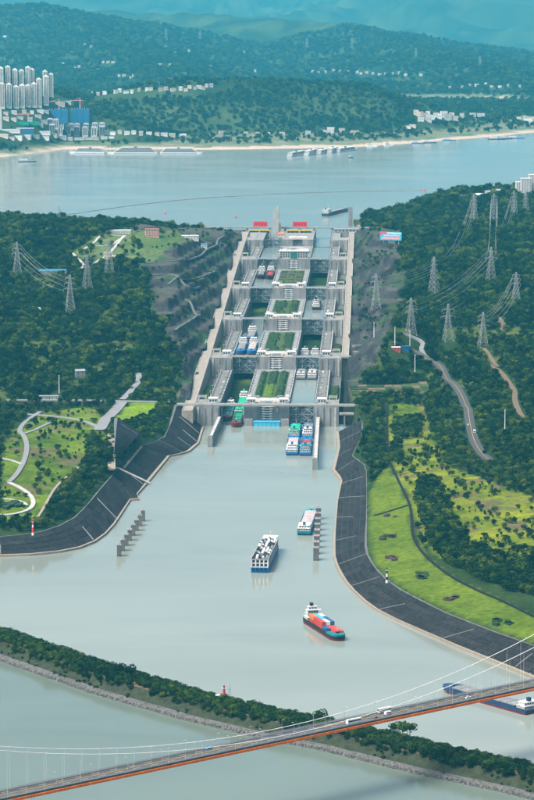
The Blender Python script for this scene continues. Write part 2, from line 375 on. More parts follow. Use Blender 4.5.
# ------------------------------------------------------------------ mesh helpers
class MB:
    def __init__(self): self.v = []; self.f = []
    def add(self, vs_, fs):
        o = len(self.v); self.v += [tuple(p) for p in vs_]; self.f += [tuple(i + o for i in f) for f in fs]; return self
    def box(self, x0, x1, y0, y1, z0, z1):
        return self.add([(x0,y0,z0),(x1,y0,z0),(x1,y1,z0),(x0,y1,z0),(x0,y0,z1),(x1,y0,z1),(x1,y1,z1),(x0,y1,z1)],
            [(3,2,1,0),(4,5,6,7),(0,1,5,4),(1,2,6,5),(2,3,7,6),(3,0,4,7)])
    def prism(self, poly, z0, z1, top=None):
        n = len(poly); top = top or poly
        vs_ = [(p[0], p[1], z0) for p in poly] + [(p[0], p[1], (p[2] if len(p) > 2 else z1)) for p in top]
        return self.add(vs_, [tuple(range(n - 1, -1, -1)), tuple(range(n, 2 * n))] + [(i, (i + 1) % n, n + (i + 1) % n, n + i) for i in range(n)])
    def tube(self, p, q, r0, r1=None, n=6):
        r1 = r0 if r1 is None else r1
        p = Vector(p); q = Vector(q); d = (q - p)
        if d.length < 1e-6: return self
        d.normalize(); a = d.orthogonal().normalized(); b = d.cross(a)
        vs_ = []
        for c_, r in ((p, r0), (q, r1)):
            for k in range(n):
                t = 2 * math.pi * k / n; w = c_ + a * (r * math.cos(t)) + b * (r * math.sin(t)); vs_.append(tuple(w))
        return self.add(vs_, [(k, (k + 1) % n, n + (k + 1) % n, n + k) for k in range(n)] + [tuple(range(n - 1, -1, -1)), tuple(range(n, 2 * n))])
    def bar(self, p, q, w): return self.tube(p, q, w * 0.707, n=4)
    def bar2(self, p, q, w, h):
        """upright rectangular beam from p to q (w wide, h tall, p/q at the centre of its top)"""
        p = Vector(p); q = Vector(q); d = q - p; d2 = Vector((-d.y, d.x, 0)).normalized() * (w / 2)
        vs_ = []
        for c_ in (p, q):
            vs_ += [c_ - d2 - Vector((0,0,h)), c_ + d2 - Vector((0,0,h)), c_ + d2, c_ - d2]
        return self.add([tuple(a) for a in vs_], [(0,1,2,3),(7,6,5,4),(0,4,5,1),(1,5,6,2),(2,6,7,3),(3,7,4,0)])
    def cone(self, c, r0, r1, h, n=10): return self.tube(c, (c[0], c[1], c[2] + h), r0, r1, n)
    def mesh(self, name):
        me = bpy.data.meshes.new(name); me.from_pydata(self.v, [], self.f); me.update(); return me
    def build(self, name, m, parent=None, loc=(0,0,0), rz=0):
        return link_mesh(name, self.mesh(name), m, parent, loc, rz)

def link_mesh(name, me, m, parent=None, loc=(0,0,0), rz=0):
    if m and not me.materials: me.materials.append(m)
    o = bpy.data.objects.new(name, me); C.objects.link(o)
    o.location = loc; o.rotation_euler = (0, 0, rz)
    if parent: o.parent = parent
    return o
def tag(o, label=None, cat=None, group=None, kind=None):
    if label: o['label'] = label
    if cat: o['category'] = cat
    if group: o['group'] = group
    if kind: o['kind'] = kind
    return o
def thing(name, label, cat, loc=(0,0,0), rz=0, group=None):
    o = bpy.data.objects.new(name, None); C.objects.link(o); o.empty_display_size = 2
    o.location = loc; o.rotation_euler = (0, 0, rz)
    return tag(o, label, cat, group)
KIDS = {}
def copy_tree(root, loc, rz, label=None, scale=None, parent=None):
    c = root.copy(); C.objects.link(c)
    if parent is None:
        c.location = loc; c.rotation_euler = (0, 0, rz)
        if scale: c.scale = scale
        if label: c['label'] = label
    else: c.parent = parent
    for ch in KIDS.get(root.name) or [k for k in root.children]:
        copy_tree(ch, None, 0, parent=c)
    return c
def dense(line, step):
    out = [line[0]]
    for a, b in zip(line, line[1:]):
        n = max(1, int(math.dist(a[:2], b[:2]) / step))
        for k in range(1, n + 1): out.append(tuple(a[j] + (b[j] - a[j]) * k / n for j in range(len(a))))
    return out
def resample(line, n):
    ds = [0]
    for a, b in zip(line, line[1:]): ds.append(ds[-1] + math.dist(a, b))
    t = np.linspace(0, ds[-1], n)
    A = np.array(line, float)
    return np.stack([np.interp(t, ds, A[:, k]) for k in range(A.shape[1])], 1)
def smooth(line, it=2):
    for _ in range(it):
        o = [line[0]]
        for a, b in zip(line, line[1:]):
            o.append(tuple(0.75 * p + 0.25 * q for p, q in zip(a, b))); o.append(tuple(0.25 * p + 0.75 * q for p, q in zip(a, b)))
        o.append(line[-1]); line = o
    return line
AXIS_RZ = -math.atan2(AD[0], AD[1])

# ------------------------------------------------------------------ terrain sheet
def geo_steps(a, b, st, gr=1.09):
    o = []; x = a
    while x < b: o.append(x); x += st; st *= gr
    return o + [b]
xs_r = geo_steps(420, 7000, 8)
xs = np.array([-x for x in xs_r[::-1]] + list(np.arange(-413, 417, 7.0)) + xs_r)
ys = np.array(list(np.arange(300, 2200, 100.0)) + list(np.arange(2200, 4300, 8.0)) + list(np.arange(4300, 7300, 11.0)) + list(np.arange(7300, 9000, 50.0)) + list(np.arange(9000, 13000, 35.0)) + list(np.arange(13000, 20000, 70.0)) + list(np.arange(20000, 57000, 260.0)))
GX, GY = np.meshgrid(xs, ys)
GZ = ground_height(GX.ravel(), GY.ravel()).reshape(GX.shape)
VX, VY, VZ = GX.copy(), GY.copy(), GZ.copy()
for line in (LB_TOP, RB_TOP, BAY_TOP):            # the sheet's edge follows the crest of the stone slopes
    nearm = (GY < 4150) & (GY > 2200) & (np.abs(GX) < 900)
    d, bx, by, bz = seg_dist(GX[nearm], GY[nearm], line)
    k = d < 5.2
    vx, vy, vz = VX[nearm], VY[nearm], VZ[nearm]
    vx[k] = bx[k]; vy[k] = by[k]; vz[k] = bz[k]
    VX[nearm], VY[nearm], VZ[nearm] = vx, vy, vz
ny, nx = GX.shape
def hgt(x, y):
    i = int(np.clip(np.searchsorted(xs, x) - 1, 0, nx - 2)); j = int(np.clip(np.searchsorted(ys, y) - 1, 0, ny - 2))
    fx = (x - xs[i]) / (xs[i + 1] - xs[i]); fy = (y - ys[j]) / (ys[j + 1] - ys[j])
    return float((GZ[j, i] * (1 - fx) + GZ[j, i + 1] * fx) * (1 - fy) + (GZ[j + 1, i] * (1 - fx) + GZ[j + 1, i + 1] * fx) * fy)
def hgt_v(x, y):
    i = np.clip(np.searchsorted(xs, x) - 1, 0, nx - 2); j = np.clip(np.searchsorted(ys, y) - 1, 0, ny - 2)
    fx = (x - xs[i]) / (xs[i + 1] - xs[i]); fy = (y - ys[j]) / (ys[j + 1] - ys[j])
    return (GZ[j, i] * (1 - fx) + GZ[j, i + 1] * fx) * (1 - fy) + (GZ[j + 1, i] * (1 - fx) + GZ[j + 1, i + 1] * fx) * fy

G_PARK = [(-323.4,3568.4),(-317.2,3696.8),(-295.4,3926.6),(-236.2,3983.3),(-204.7,3795.8),(-197.1,3652.5),(-212.2,3530.2),(-223,3435.7),(-234.1,3359.6),(-241.7,3227.6),(-248.5,3159),(-284.7,3130.8)]
G_LAWN_L = [(-200.6,3842.2),(-186.3,4014.9),(-149.4,4008.7),(-151.1,3910.3),(-183.7,3814.7)]
G_LAWN_R = [(107,3142.8),(101.3,3000.9),(105.5,2916.2),(117.6,2822.6),(163.3,2682),(201.9,2598.6),(232.1,2537.4),(251.1,2501.6),(260.2,2595.1),(240,2626.9),(216.6,2696.2),(180.5,2795.6),(157,2912.5),(150.2,3038.7),(155.7,3198.4),(144.1,3476.1),(121.5,3371.7)]
G_MEADOW = [(165,3960.8),(210.6,3934.2),(207.1,3746.6),(212.7,3420),(242,3342.5),(291.9,3213.3),(318.2,3191.7),(281.1,2809.6),(257.3,2822.6),(228.8,2877.1),(204.8,2958.5),(170.8,2892.6),(156.7,3003.3),(157.8,3197.2),(149.5,3436.8),(148.3,3673)]
G_PLOTS = [(114.1,4109.2),(224.4,4143.6),(223.4,3997.8),(116.4,4043.1)]
CLUMPS = [[(188.4,2906.7),(212.9,2930.6),(259.9,2852.4),(246.3,2698.7),(218.2,2740.4),(194.7,2808.8)], [(173,3370.3),(196,3332.9),(195.9,3179.9),(204.8,2958.5),(188.4,2829.6),(170.8,2892.6),(166,3025.3),(161.2,3222.7)], [(163.8,3864.4),(199.3,3841.7),(190.2,3663.1),(159.3,3667.1)], [(149.5,3639.7),(164.8,3650.9),(158.9,3464),(144.3,3509.9)], [(123.9,3687.5),(151.8,3697.4),(148.7,3502.5),(139.3,3444.5),(121.2,3464.1)], [(-224.6,3637.3),(-206.7,3647.2),(-195.9,3539.6),(-211.9,3485.4)]]
G_OPEN_HILL = [(-336.1,5123.5),(-302.8,5237.4),(-244.4,5308.4),(-159.7,5337.4),(-136.9,5288.5),(-196.8,4996.4),(-249.6,5044.8),(-307.5,5020.1)]
ROCK_R = [(141.3,5919.2),(198.5,5625.9),(227.6,5414.7),(211.6,4868.5),(184.6,4676.4),(197.6,4399.5),(164.1,4297.1),(121.9,4623.7),(122.9,5132.4)]
ROCK_BARE = [(-171.5,4996.2),(-52.5,5788.1),(-44,4828.9),(-95.9,4225.3),(-153.3,4450.5),(-188.6,4783.6)]

Xf, Yf, Zf = VX.ravel(), VY.ravel(), VZ.ravel()
U, S = lock_us(Xf, Yf)
col = np.zeros((Xf.size, 4), np.float32); col[:, 3] = 1
n1 = fbm(Xf / 45, Yf / 45, 40, 4)[:, None]; n2 = fbm(Xf / 14, Yf / 14, 44, 3)[:, None]
def mixc(a, b, t): return np.array(a) * (1 - t) + np.array(b) * t
col[:, :3] = mixc((0.010, 0.024, 0.010), (0.030, 0.055, 0.016), n1)
gapn = (fbm(Xf / 40, Yf / 40, 77, 3) < .37) & (Yf > 4000)
col[gapn, :3] = mixc((0.03, 0.055, 0.014), (0.075, 0.095, 0.025), n2)[gapn]
far_m = Yf > 7400
col[far_m, :3] = mixc((0.010, 0.026, 0.011), (0.050, 0.075, 0.026), np.clip(fbm(Xf / 160, Yf / 160, 50, 5)[:, None] * 2.2 - 0.7, 0, 1))[far_m]
sand = far_m & (Zf < 102.5 + 2.5 * fbm(Xf / 200, Yf / 200, 51, 2)) & (Zf > 90)
col[sand, :3] = (0.40, 0.31, 0.24)
flatf = far_m & ~sand & (Zf < 113)
col[flatf, :3] = mixc((0.07, 0.11, 0.05), (0.20, 0.18, 0.13), np.clip(n1 * 2 - 0.6, 0, 1))[flatf]
cutm = (np.abs(U) < 330) & (S > -30) & (S < 2150) & (Yf < 7000)
rockm = cutm & rock_zone(U, S, Xf, Yf)
col[rockm, :3] = mixc((0.015, 0.016, 0.020), (0.042, 0.042, 0.044), np.clip(n1 * 2.2 - .6, 0, 1))[rockm]
gyz = np.hypot(*np.gradient(GZ)) .ravel()
ledge = rockm & (gyz < 2.2)
col[ledge, :3] = mixc((0.04, 0.042, 0.036), (0.085, 0.08, 0.07), n2)[ledge]
veg = rockm & (fbm(Xf / 30, Yf / 22, 60, 3) > 0.64)
col[veg, :3] = (0.035, 0.065, 0.025)
for poly, c0, c1 in ((G_PARK, (0.035, 0.068, 0.010), (0.12, 0.18, 0.014)), (G_LAWN_L, (0.09, 0.16, 0.012), (0.15, 0.23, 0.014)), (G_LAWN_R, (0.058, 0.098, 0.009), (0.10, 0.145, 0.012)), (G_MEADOW, (0.040, 0.078, 0.008), (0.175, 0.200, 0.014)), (G_OPEN_HILL, (0.05, 0.10, 0.03), (0.10, 0.13, 0.05)), (G_PLOTS, (0.05, 0.08, 0.03), (0.12, 0.10, 0.05))):
    k = in_poly(Xf, Yf, poly)
    col[k, :3] = mixc(c0, c1, np.clip((n1 * 0.6 + n2 * 0.4) * 2.4 - 0.7, 0, 1))[k]
bare = (in_poly(Xf, Yf, G_MEADOW) | in_poly(Xf, Yf, G_PARK)) & (fbm(Xf / 26, Yf / 26, 140, 3) > .66)
col[bare, :3] = mixc((0.07, 0.075, 0.03), (0.13, 0.10, 0.055), n2)[bare]
shore = (Yf > 5950) & (Yf < 7400) & (Zf < 104) & (Zf > 90)
col[shore, :3] = (0.24, 0.20, 0.15)
under = Zf < -3
col[under, :3] = (0.05, 0.05, 0.045)
me = bpy.data.meshes.new('terrain')
vco = np.stack([Xf, Yf, Zf], 1).astype(np.float32)
I = np.arange(ny * nx).reshape(ny, nx)
quads = np.stack([I[:-1, :-1], I[:-1, 1:], I[1:, 1:], I[1:, :-1]], -1).reshape(-1, 4)
me.vertices.add(len(vco)); me.vertices.foreach_set('co', vco.ravel())
me.loops.add(quads.size); me.loops.foreach_set('vertex_index', quads.ravel().astype(np.int32))
me.polygons.add(len(quads)); me.polygons.foreach_set('loop_start', np.arange(0, quads.size, 4, dtype=np.int32))
me.update(); me.validate()
ca = me.attributes.new('cover', 'FLOAT_COLOR', 'POINT'); ca.data.foreach_set('color', col.ravel())
rk_v = cutm & rock_zone(U, S, Xf, Yf)
me.polygons.foreach_set('use_smooth', ~rk_v[quads].any(1))
terrain = link_mesh('terrain', me, attr_mat('terrain_cover', 0.16, 0.6, 1.2)); terrain['kind'] = 'structure'

# ------------------------------------------------------------------ water
def sheet(name, pts, z, m):
    o = MB().add([(p[0], p[1], z) for p in pts], [tuple(range(len(pts)))]).build(name, m); o['kind'] = 'structure'; return o
sheet('reservoir_water', [(-7000, 5870), (-90, 5870), lw(-66, 1672), lw(66, 1672), (170, 5880), (7000, 5880), (7000, 14500), (-7000, 14500)], RES, M_water_up)

# ------------------------------------------------------------------ haze
hz = MB().box(-7300, 7300, -300, 57500, -14, 1800).build('haze', None); hz['kind'] = 'stuff'
hm = bpy.data.materials.new('haze'); hm.use_nodes = True
hn = hm.node_tree; hn.nodes.clear()
ho = hn.nodes.new('ShaderNodeOutputMaterial'); pv = hn.nodes.new('ShaderNodeVolumePrincipled')
pv.inputs['Color'].default_value = (0.10, 0.70, 1.0, 1)
pv.inputs['Density'].default_value = 2.2e-5
pv.inputs['Anisotropy'].default_value = 0.0
hn.links.new(pv.outputs[0], ho.inputs['Volume'])
hz.data.materials.append(hm)
hz.display_type = 'WIRE'

# ------------------------------------------------------------------ stone embankments
def embankment(label, bot, top, step, rows, ribs, kerb=True, group='stone embankments'):
    root = thing('stone_embankment', label, 'embankment', tuple(bot[0]), 0, group)
    ox, oy = bot[0][0], bot[0][1]
    B = np.array(bot, float); T_ = np.array(top, float)
    # matching stations along both lines
    out_b, out_t = [B[0]], [T_[0]]
    for i in range(len(B) - 1):
        n = max(1, int(round(max(np.linalg.norm(B[i + 1] - B[i]), np.linalg.norm(T_[i + 1] - T_[i])) / step)))
        for k in range(1, n + 1):
            out_b.append(B[i] + (B[i + 1] - B[i]) * k / n); out_t.append(T_[i] + (T_[i + 1] - T_[i]) * k / n)
    B, T_ = np.array(out_b), np.array(out_t)
    B[:, 0] -= ox; B[:, 1] -= oy; T_[:, 0] -= ox; T_[:, 1] -= oy
    nrm = T_[:, :2] - B[:, :2]; nrm /= np.linalg.norm(nrm, axis=1)[:, None] + 1e-9
    kz = B[:, 2] + (2.2 if kerb else 0); kw = 3.6 if kerb else 0.0
    K = np.concatenate([B[:, :2] + nrm * kw, kz[:, None]], 1)
    n = len(B)
    def P3(i, t, up=0.0):
        p = K[i] + (T_[i] - K[i]) * t; return (p[0], p[1], p[2] + up)
    base = MB()
    base.add([P3(i, t, -0.35) for i in range(n) for t in (0, 1)], [(2 * i, 2 * i + 2, 2 * i + 3, 2 * i + 1) for i in range(n - 1)])
    base.build('slope_bed', M_slope_joint, root)
    if kerb:
        k = MB()
        vs_ = []
        for i in range(n):
            vs_ += [(B[i, 0], B[i, 1], -3), (B[i, 0], B[i, 1], kz[i]), (K[i, 0], K[i, 1], kz[i] + 0.02), (K[i, 0], K[i, 1], kz[i] - 2)]
        k.add(vs_, [(4 * i + j, 4 * i + 4 + j, 4 * i + 5 + j, 4 * i + 1 + j) for i in range(n - 1) for j in range(3)])
        k.build('kerb_path', M_tan, root)
    pr = MB(); vs_ = []
    for i in range(n):
        t = T_[i]
        vs_ += [(t[0], t[1], t[2] - 0.2), (t[0], t[1], t[2] + 0.5), (t[0] + nrm[i, 0] * 4, t[1] + nrm[i, 1] * 4, t[2] + 0.5), (t[0] + nrm[i, 0] * 4, t[1] + nrm[i, 1] * 4, t[2] - 3)]
    pr.add(vs_, [(4 * i + j, 4 * i + 4 + j, 4 * i + 5 + j, 4 * i + 1 + j) for i in range(n - 1) for j in range(3)])
    pr.build('crest_path', M_conc_d, root)
    for i in range(n - 1):
        for r in range(rows):
            t0, t1 = r / rows + 0.012, (r + 1) / rows - 0.012
            up = random.uniform(-0.05, 0.18)
            m_ = MB(); e = 0.015
            q = []
            for up_ in (up, -0.6):
                for (ii, tt, ff) in ((i, t0, e), (i + 1, t0, 1 - e), (i + 1, t1, 1 - e), (i, t1, e)):
                    a, b = P3(i, tt, up_), P3(i + 1, tt, up_)
                    q.append(tuple(a[k] + (b[k] - a[k]) * ff for k in range(3)))
            m_.add(q, [(0, 1, 2, 3), (0, 4, 5, 1), (1, 5, 6, 2), (2, 6, 7, 3), (3, 7, 4, 0)])
            m_.build('slope_panel', M_slope, root)
        if i % ribs == ribs - 1:
            MB().bar2(P3(i, 0.02, 0.45), P3(i, random.uniform(0.45, 1.0), 0.45), 1.3, 0.8).build('rib', M_rib, root)
    return root

embankment('dark stone slope curving round the park on the left bank', LB_BOT, LB_TOP, 24, 4, 6)
embankment('dark triangular stone wedge at the kink of the left bank', [(-157.2,3384.9,0),(-147.1,3388.3,0),(-151.2,3419.2,0),(-140.6,3519,0)], [(-180.5,3448.3,20),(-179,3476.5,19),(-176.1,3501.2,18),(-172.9,3521,17)], 16, 2, 9)
embankment('lower dark slope below the sandy berm beside the left bay', [(-140.6,3519,0),(-122.5,3712,0)], [(-172.9,3521,17),(-158.6,3692.6,17)], 30, 3, 9)
embankment('upper dark slope above the sandy berm under the road end', [(-172.7,3518.5,17.4),(-158.4,3690,17.4)], [(-178.4,3431.5,31),(-187.5,3697.6,34)], 30, 3, 9, kerb=False)
embankment('dark curved slope lining the bay left of the lock', BAY_BOT, BAY_TOP, 22, 3, 3)
embankment('long dark stone slope sweeping along the right bank', RB_BOT, RB_TOP, 27, 5, 5)
# sandy berm between the two left slopes, white stair and access ramp
b0, b1 = (-172.2,3520.1,17.5), (-158,3689.3,17.5)
tag(MB().bar2(b0, b1, 5, 1.2).build('berm_path', M_tan), 'sandy berm between the two dark slopes by the bay', 'path')
tag(MB().bar2((-178.3,3430.3,31.2), (-178.8,3507.5,20), 3, 1).add([], []).bar2((-178.7,3506.3,20.2), (-139.2,3499.6,2.6), 4.5, 1.2).build('slope_stair', M_conc_l), 'pale stair line running down the slope to the water', 'stairs')
tag(MB().bar2((-195,3685,34.6), (-181.6,3437.8,30), 9, 2.5).build('access_ramp', M_tan), 'sandy ramp beside the upper dark slope', 'ramp')

# ------------------------------------------------------------------ dike in the foreground
DK = resample([(-700, 3180)] + [(-234.1,2557.5),(-147.2,2435.5),(-64.4,2340.7),(2.4,2277.7),(36.8,2251.3),(111.6,2176.9),(172.1,2126.2),(197.8,2099)] + [(420, 1940)], 120)
dt = np.gradient(DK, axis=0); dt /= np.linalg.norm(dt, axis=1)[:, None]
dn = np.stack([-dt[:, 1], dt[:, 0]], 1); dn *= np.where(dn[:, 1:2] < 0, -1, 1)
mid = [(-7000.0, 8500.0 - 0)] + [(DK[i, 0] + dn[i, 0] * 30, DK[i, 1] + dn[i, 1] * 30) for i in range(0, 120, 3)] + [(1200.0, 300.0)]
mid[0] = (-7000.0, mid[1][1] + 0.75 * (7000 + mid[1][0]) * 0.05)
sheet('channel_water', [tuple(a) for a in mid] + [(7000, 300), (7000, 3998), (-7000, 3998)], 0.0, M_water)
sheet('river_water', [tuple(a) for a in mid[::-1]] + [(-7000, 250), (1200, 250)], 0.0, M_water_r)
root = thing('dike', 'long low dike with tree-lined crest crossing the foreground water', 'dike', (0, 0, 0))
prof = [(-1, -3), (4, 2.2), (6, 2.6)], [(6, 2.62), (8.5, 2.7)], [(8.5, 2.7), (19, 9.5)], [(19, 9.52), (42, 10.0)], [(42, 10.0), (62, -3)]
for (pf, nm, m_) in zip(prof, ('toe_bank', 'bench_path', 'inner_slope', 'crest', 'outer_slope'), (M_rockp, M_conc_d, mat('dike_slope', (0.028, 0.036, 0.02), var=.6, scale=.2), M_soil, M_slope)):
    k = len(pf); mb = MB()
    mb.add([(DK[i, 0] + dn[i, 0] * a, DK[i, 1] + dn[i, 1] * a, z + random.uniform(-.15, .15)) for i in range(len(DK)) for (a, z) in pf],
           [(i * k + j, i * k + k + j, i * k + k + j + 1, i * k + j + 1) for i in range(len(DK) - 1) for j in range(k - 1)])
    mb.build(nm, m_, root)
def rock(mb, c, r):
    pts = []
    for p in ((1,0,0),(-1,0,0),(0,1,0),(0,-1,0),(0,0,1),(0,0,-1)):
        s_ = r * random.uniform(0.65, 1.25); pts.append((c[0] + p[0] * s_, c[1] + p[1] * s_, c[2] + p[2] * s_ * 0.7))
    mb.add(pts, [(0,2,4),(2,1,4),(1,3,4),(3,0,4),(2,0,5),(1,2,5),(3,1,5),(0,3,5)])
rb = MB()
for k in range(5200):
    i = random.uniform(22, 112); j = int(i); f_ = i - j; a = random.uniform(-1.5, 6)
    x = DK[j, 0] * (1 - f_) + DK[j + 1, 0] * f_ + dn[j, 0] * a; y = DK[j, 1] * (1 - f_) + DK[j + 1, 1] * f_ + dn[j, 1] * a
    rock(rb, (x, y, max(-0.2, a * 0.42)), random.choice((0.6, 0.8, 1.1, 1.5)))
tag(rb.build('riprap', M_rockp), 'grey boulders piled along the near waterline of the dike', 'rocks', kind='stuff')

# ------------------------------------------------------------------ roads and paths draped over the terrain
def drape(name, line, w, m, up=0.9, z=None, sm=2):
    line = resample(smooth(line, sm), max(2, int(sum(math.dist(a, b) for a, b in zip(line, line[1:])) / 6)))
    d = np.gradient(line, axis=0); d /= np.linalg.norm(d, axis=1)[:, None] + 1e-9
    nrm = np.stack([-d[:, 1], d[:, 0]], 1)
    Lp, Rp = line + nrm * w / 2, line - nrm * w / 2
    zz = np.maximum(np.maximum(hgt_v(Lp[:, 0], Lp[:, 1]), hgt_v(Rp[:, 0], Rp[:, 1])), hgt_v(line[:, 0], line[:, 1])) + up
    for _ in range(3): zz[1:-1] = np.maximum(zz[1:-1], (zz[:-2] + zz[2:]) / 2)
    n = len(line); vs_ = []
    for i in range(n):
        vs_ += [(Lp[i, 0], Lp[i, 1], zz[i] - 3), (Lp[i, 0], Lp[i, 1], zz[i]), (Rp[i, 0], Rp[i, 1], zz[i]), (Rp[i, 0], Rp[i, 1], zz[i] - 3)]
    o = MB().add(vs_, [(4 * i + j, 4 * i + 4 + j, 4 * i + 5 + j, 4 * i + 1 + j) for i in range(n - 1) for j in range(3)]).build(name, m)
    o['kind'] = 'structure'
    return o, line, zz
ROADS = []
def road(name, line, w, m, **k):
    o, l, z = drape(name, line, w, m, **k); ROADS.append((l, w)); return o, l, z
road('road_along_park', [(-417.6,4015.7),(-363.9,4023.2),(-282.1,4023.5),(-200.1,4017.9),(-123.7,4012.3)], 8, M_asph_l)
road('park_road', [(-211.5,3711.1),(-210.2,3851.7),(-197.2,4014.5)], 15, M_asph_l, sm=0)
road('hill_road', [(-197.8,4027.8),(-187,4090.8),(-178.7,4158.1),(-182.8,4188.7)], 9, M_asph_l)
road('park_road_branch', [(-213.4,3746),(-243,3833.2),(-285.5,3881.6),(-354.3,3915.3)], 7, M_asph_l)
road('park_path', [(-302.1,3926.5),(-311.6,3829.6),(-311.4,3686.6),(-300.2,3641.6),(-290.8,3569.8),(-285.6,3489.4),(-284.8,3392.9),(-287.9,3334.4),(-291.5,3309.8)], 6, M_asph_l)
road('park_path_branch', [(-301.6,3659),(-289.8,3698.7),(-278.7,3787.3)], 5, M_asph_l)
road('white_path', [(-290.4,3310.2),(-276.3,3288.9),(-262.7,3257.7),(-255.4,3220.5),(-256.4,3191.8),(-264.5,3170.9),(-278.1,3153.6),(-299.5,3152.3)], 5, M_conc_l)
road('white_ring_path', [(-307.3,3214.2),(-292.8,3223.2),(-277.6,3224.5),(-265.9,3215.4),(-262.7,3202.8)], 4.5, M_conc_l)
road('white_path_across', [(-326.1,3466.9),(-307.8,3459.1),(-290.8,3438.5),(-282.5,3421.9)], 3.5, M_conc_l)
road('park_edge_path', [(-247.5,3145.9),(-243.1,3202.5),(-241.7,3242.9),(-238.7,3311),(-230.6,3375.4),(-221.4,3448.4)], 3, M_tan)
_, rl, rz_ = road('right_road', [(183.9,4319.3),(202.1,4333.8),(221.4,4339),(236.9,4298.3),(250.7,4162.4),(258.1,3991.9),(261.6,3879.8),(254.5,3697.3),(251.3,3577.9),(252.8,3495.6),(261.5,3437.3)], 12, M_asph)
road('right_road_branch', [(237.2,4305),(225.2,4355.2),(234.1,4385.2),(209.4,4397.8),(189.8,4391.6)], 7, M_asph_l)
road('hill_lane', [(-437.3,4682.3),(-403.6,4657),(-369.7,4625.1),(-340.9,4572.5),(-330.6,4558)], 6, M_conc_l)
road('hill_yard_lane', [(-335.7,5116.9),(-316.3,5025.7),(-303.8,4985.7),(-319.6,4943.7),(-341.8,4902.6)], 5, M_conc_l)
road('hill_lane_upper', [(-324.9,5109.1),(-307.5,5165.7),(-297,5226.3),(-284.1,5249.3),(-248.9,5251.5),(-266.5,5179.4),(-282.9,5160.2),(-296.9,5162.8)], 4, M_conc_l, sm=0)
road('hill_lane_drop', [(-252.4,5250.8),(-261.9,5157.4),(-269.8,5108.5),(-283.6,5046.8),(-293.7,4984.8)], 5, M_conc_l)
road('hill_lane_side', [(-269.3,5097),(-251,5073.9),(-253,5044.9)], 4, M_conc_l)
road('lawn_edge_path', [(145.4,3508.1),(151.1,3340.4),(155.7,3198.4),(153.9,3115.4),(150.2,3038.7),(152.8,2967.5),(158,2912.1),(168.4,2851),(180.5,2795.6),(199.3,2738.4),(216.6,2696.2),(240,2626.9)], 2.6, M_slope)
road('lawn_cross_path', [(109.8,3161.2),(127.3,3169.2),(156.4,3191.9)], 2.6, M_slope, sm=0)
road('lawn_drain', [(160.9,3956.5),(149.5,3672.4),(145.4,3508.1)], 3, M_slope)
road('earth_track', [(311.3,4127.8),(319.3,4051.6),(323.8,3969.5),(328.1,3891.7),(316,3776.7),(318.6,3656.2)], 7, M_soil)
road('earth_track_upper', [(309,4214.3),(314.8,4176.8),(319.5,4089.4)], 6, M_soil)
road('earth_scar', [(350.7,4499.4),(355.2,4439.9),(350,4410.7)], 9, M_soil)
for ln in ([(-202.1,4961.1),(-179.9,4996.2),(-156.4,4996.2),(-135.1,5080.1),(-117.2,5199.3),(-107,5299.5),(-89.2,5410.8),(-94.4,5506.2),(-80.6,5576.5)], [(-161.1,4830.3),(-135,4887.9),(-112.5,4986.1),(-89.8,5128.4)], [(-189.2,4884.9),(-160.6,4918),(-139.1,4855.7),(-122.5,4844.6),(-110.9,4912.5)],
           [(-138.1,4444.8),(-121.4,4552.1),(-105.7,4673.8)], [(-131.4,4751.7),(-119.5,4723.5),(-109.5,4634.1),(-98,4683.2)]):
    road('bench_path', ln, 3.2, M_conc_d, up=1.2)
# painted lines on the right-hand road
for k in range(2, len(rl) - 3, 4):
    pass
cl = MB()
for off in (0,):
    n = len(rl); d = np.gradient(rl, axis=0); d /= np.linalg.norm(d, axis=1)[:, None]
    nr = np.stack([-d[:, 1], d[:, 0]], 1)
    cl.add([(rl[i, 0] + nr[i, 0] * a, rl[i, 1] + nr[i, 1] * a, rz_[i] + 0.05) for i in range(n) for a in (-0.16, 0.16)], [(2 * i, 2 * i + 2, 2 * i + 3, 2 * i + 1) for i in range(n - 1)])
cl.build('road_centre_line', M_yellow)['kind'] = 'structure'

# ------------------------------------------------------------------ the ship lock
LEVEL = ['lowest', 'second lowest', 'third lowest', 'fourth lowest', 'fifth lowest', 'topmost']
def L3d(u, s, z): return lw(u, s, z)
def railing_parts(root, y0, y1, xs_, z=0.0):
    for x in xs_: MB().box(x - 0.35, x + 0.35, y0, y1, z, z + 1.3).build('parapet', M_conc_l, root)

def control_house(i, x, y, lab, zz, sx=11, sy=13, h=6, roof=M_white):
    p = lw(x, y, zz)
    r = thing('control_house', lab, 'hut', p, AXIS_RZ, 'control houses on the lock walls')
    MB().box(-sx / 2, sx / 2, -sy / 2, sy / 2, -0.3, h).build('wall', M_offw, r)
    MB().box(-sx / 2 - 1, sx / 2 + 1, -sy / 2 - 1, sy / 2 + 1, h, h + 0.9).build('roof', roof, r)
    for k in range(3):
        xx = -sx / 2 + sx * (k + 0.5) / 3
        MB().box(xx - 1.1, xx + 1.1, -sy / 2 - 0.15, -sy / 2 + 0.1, 2.0, 4.6).build('window', M_glass, r)
    return r

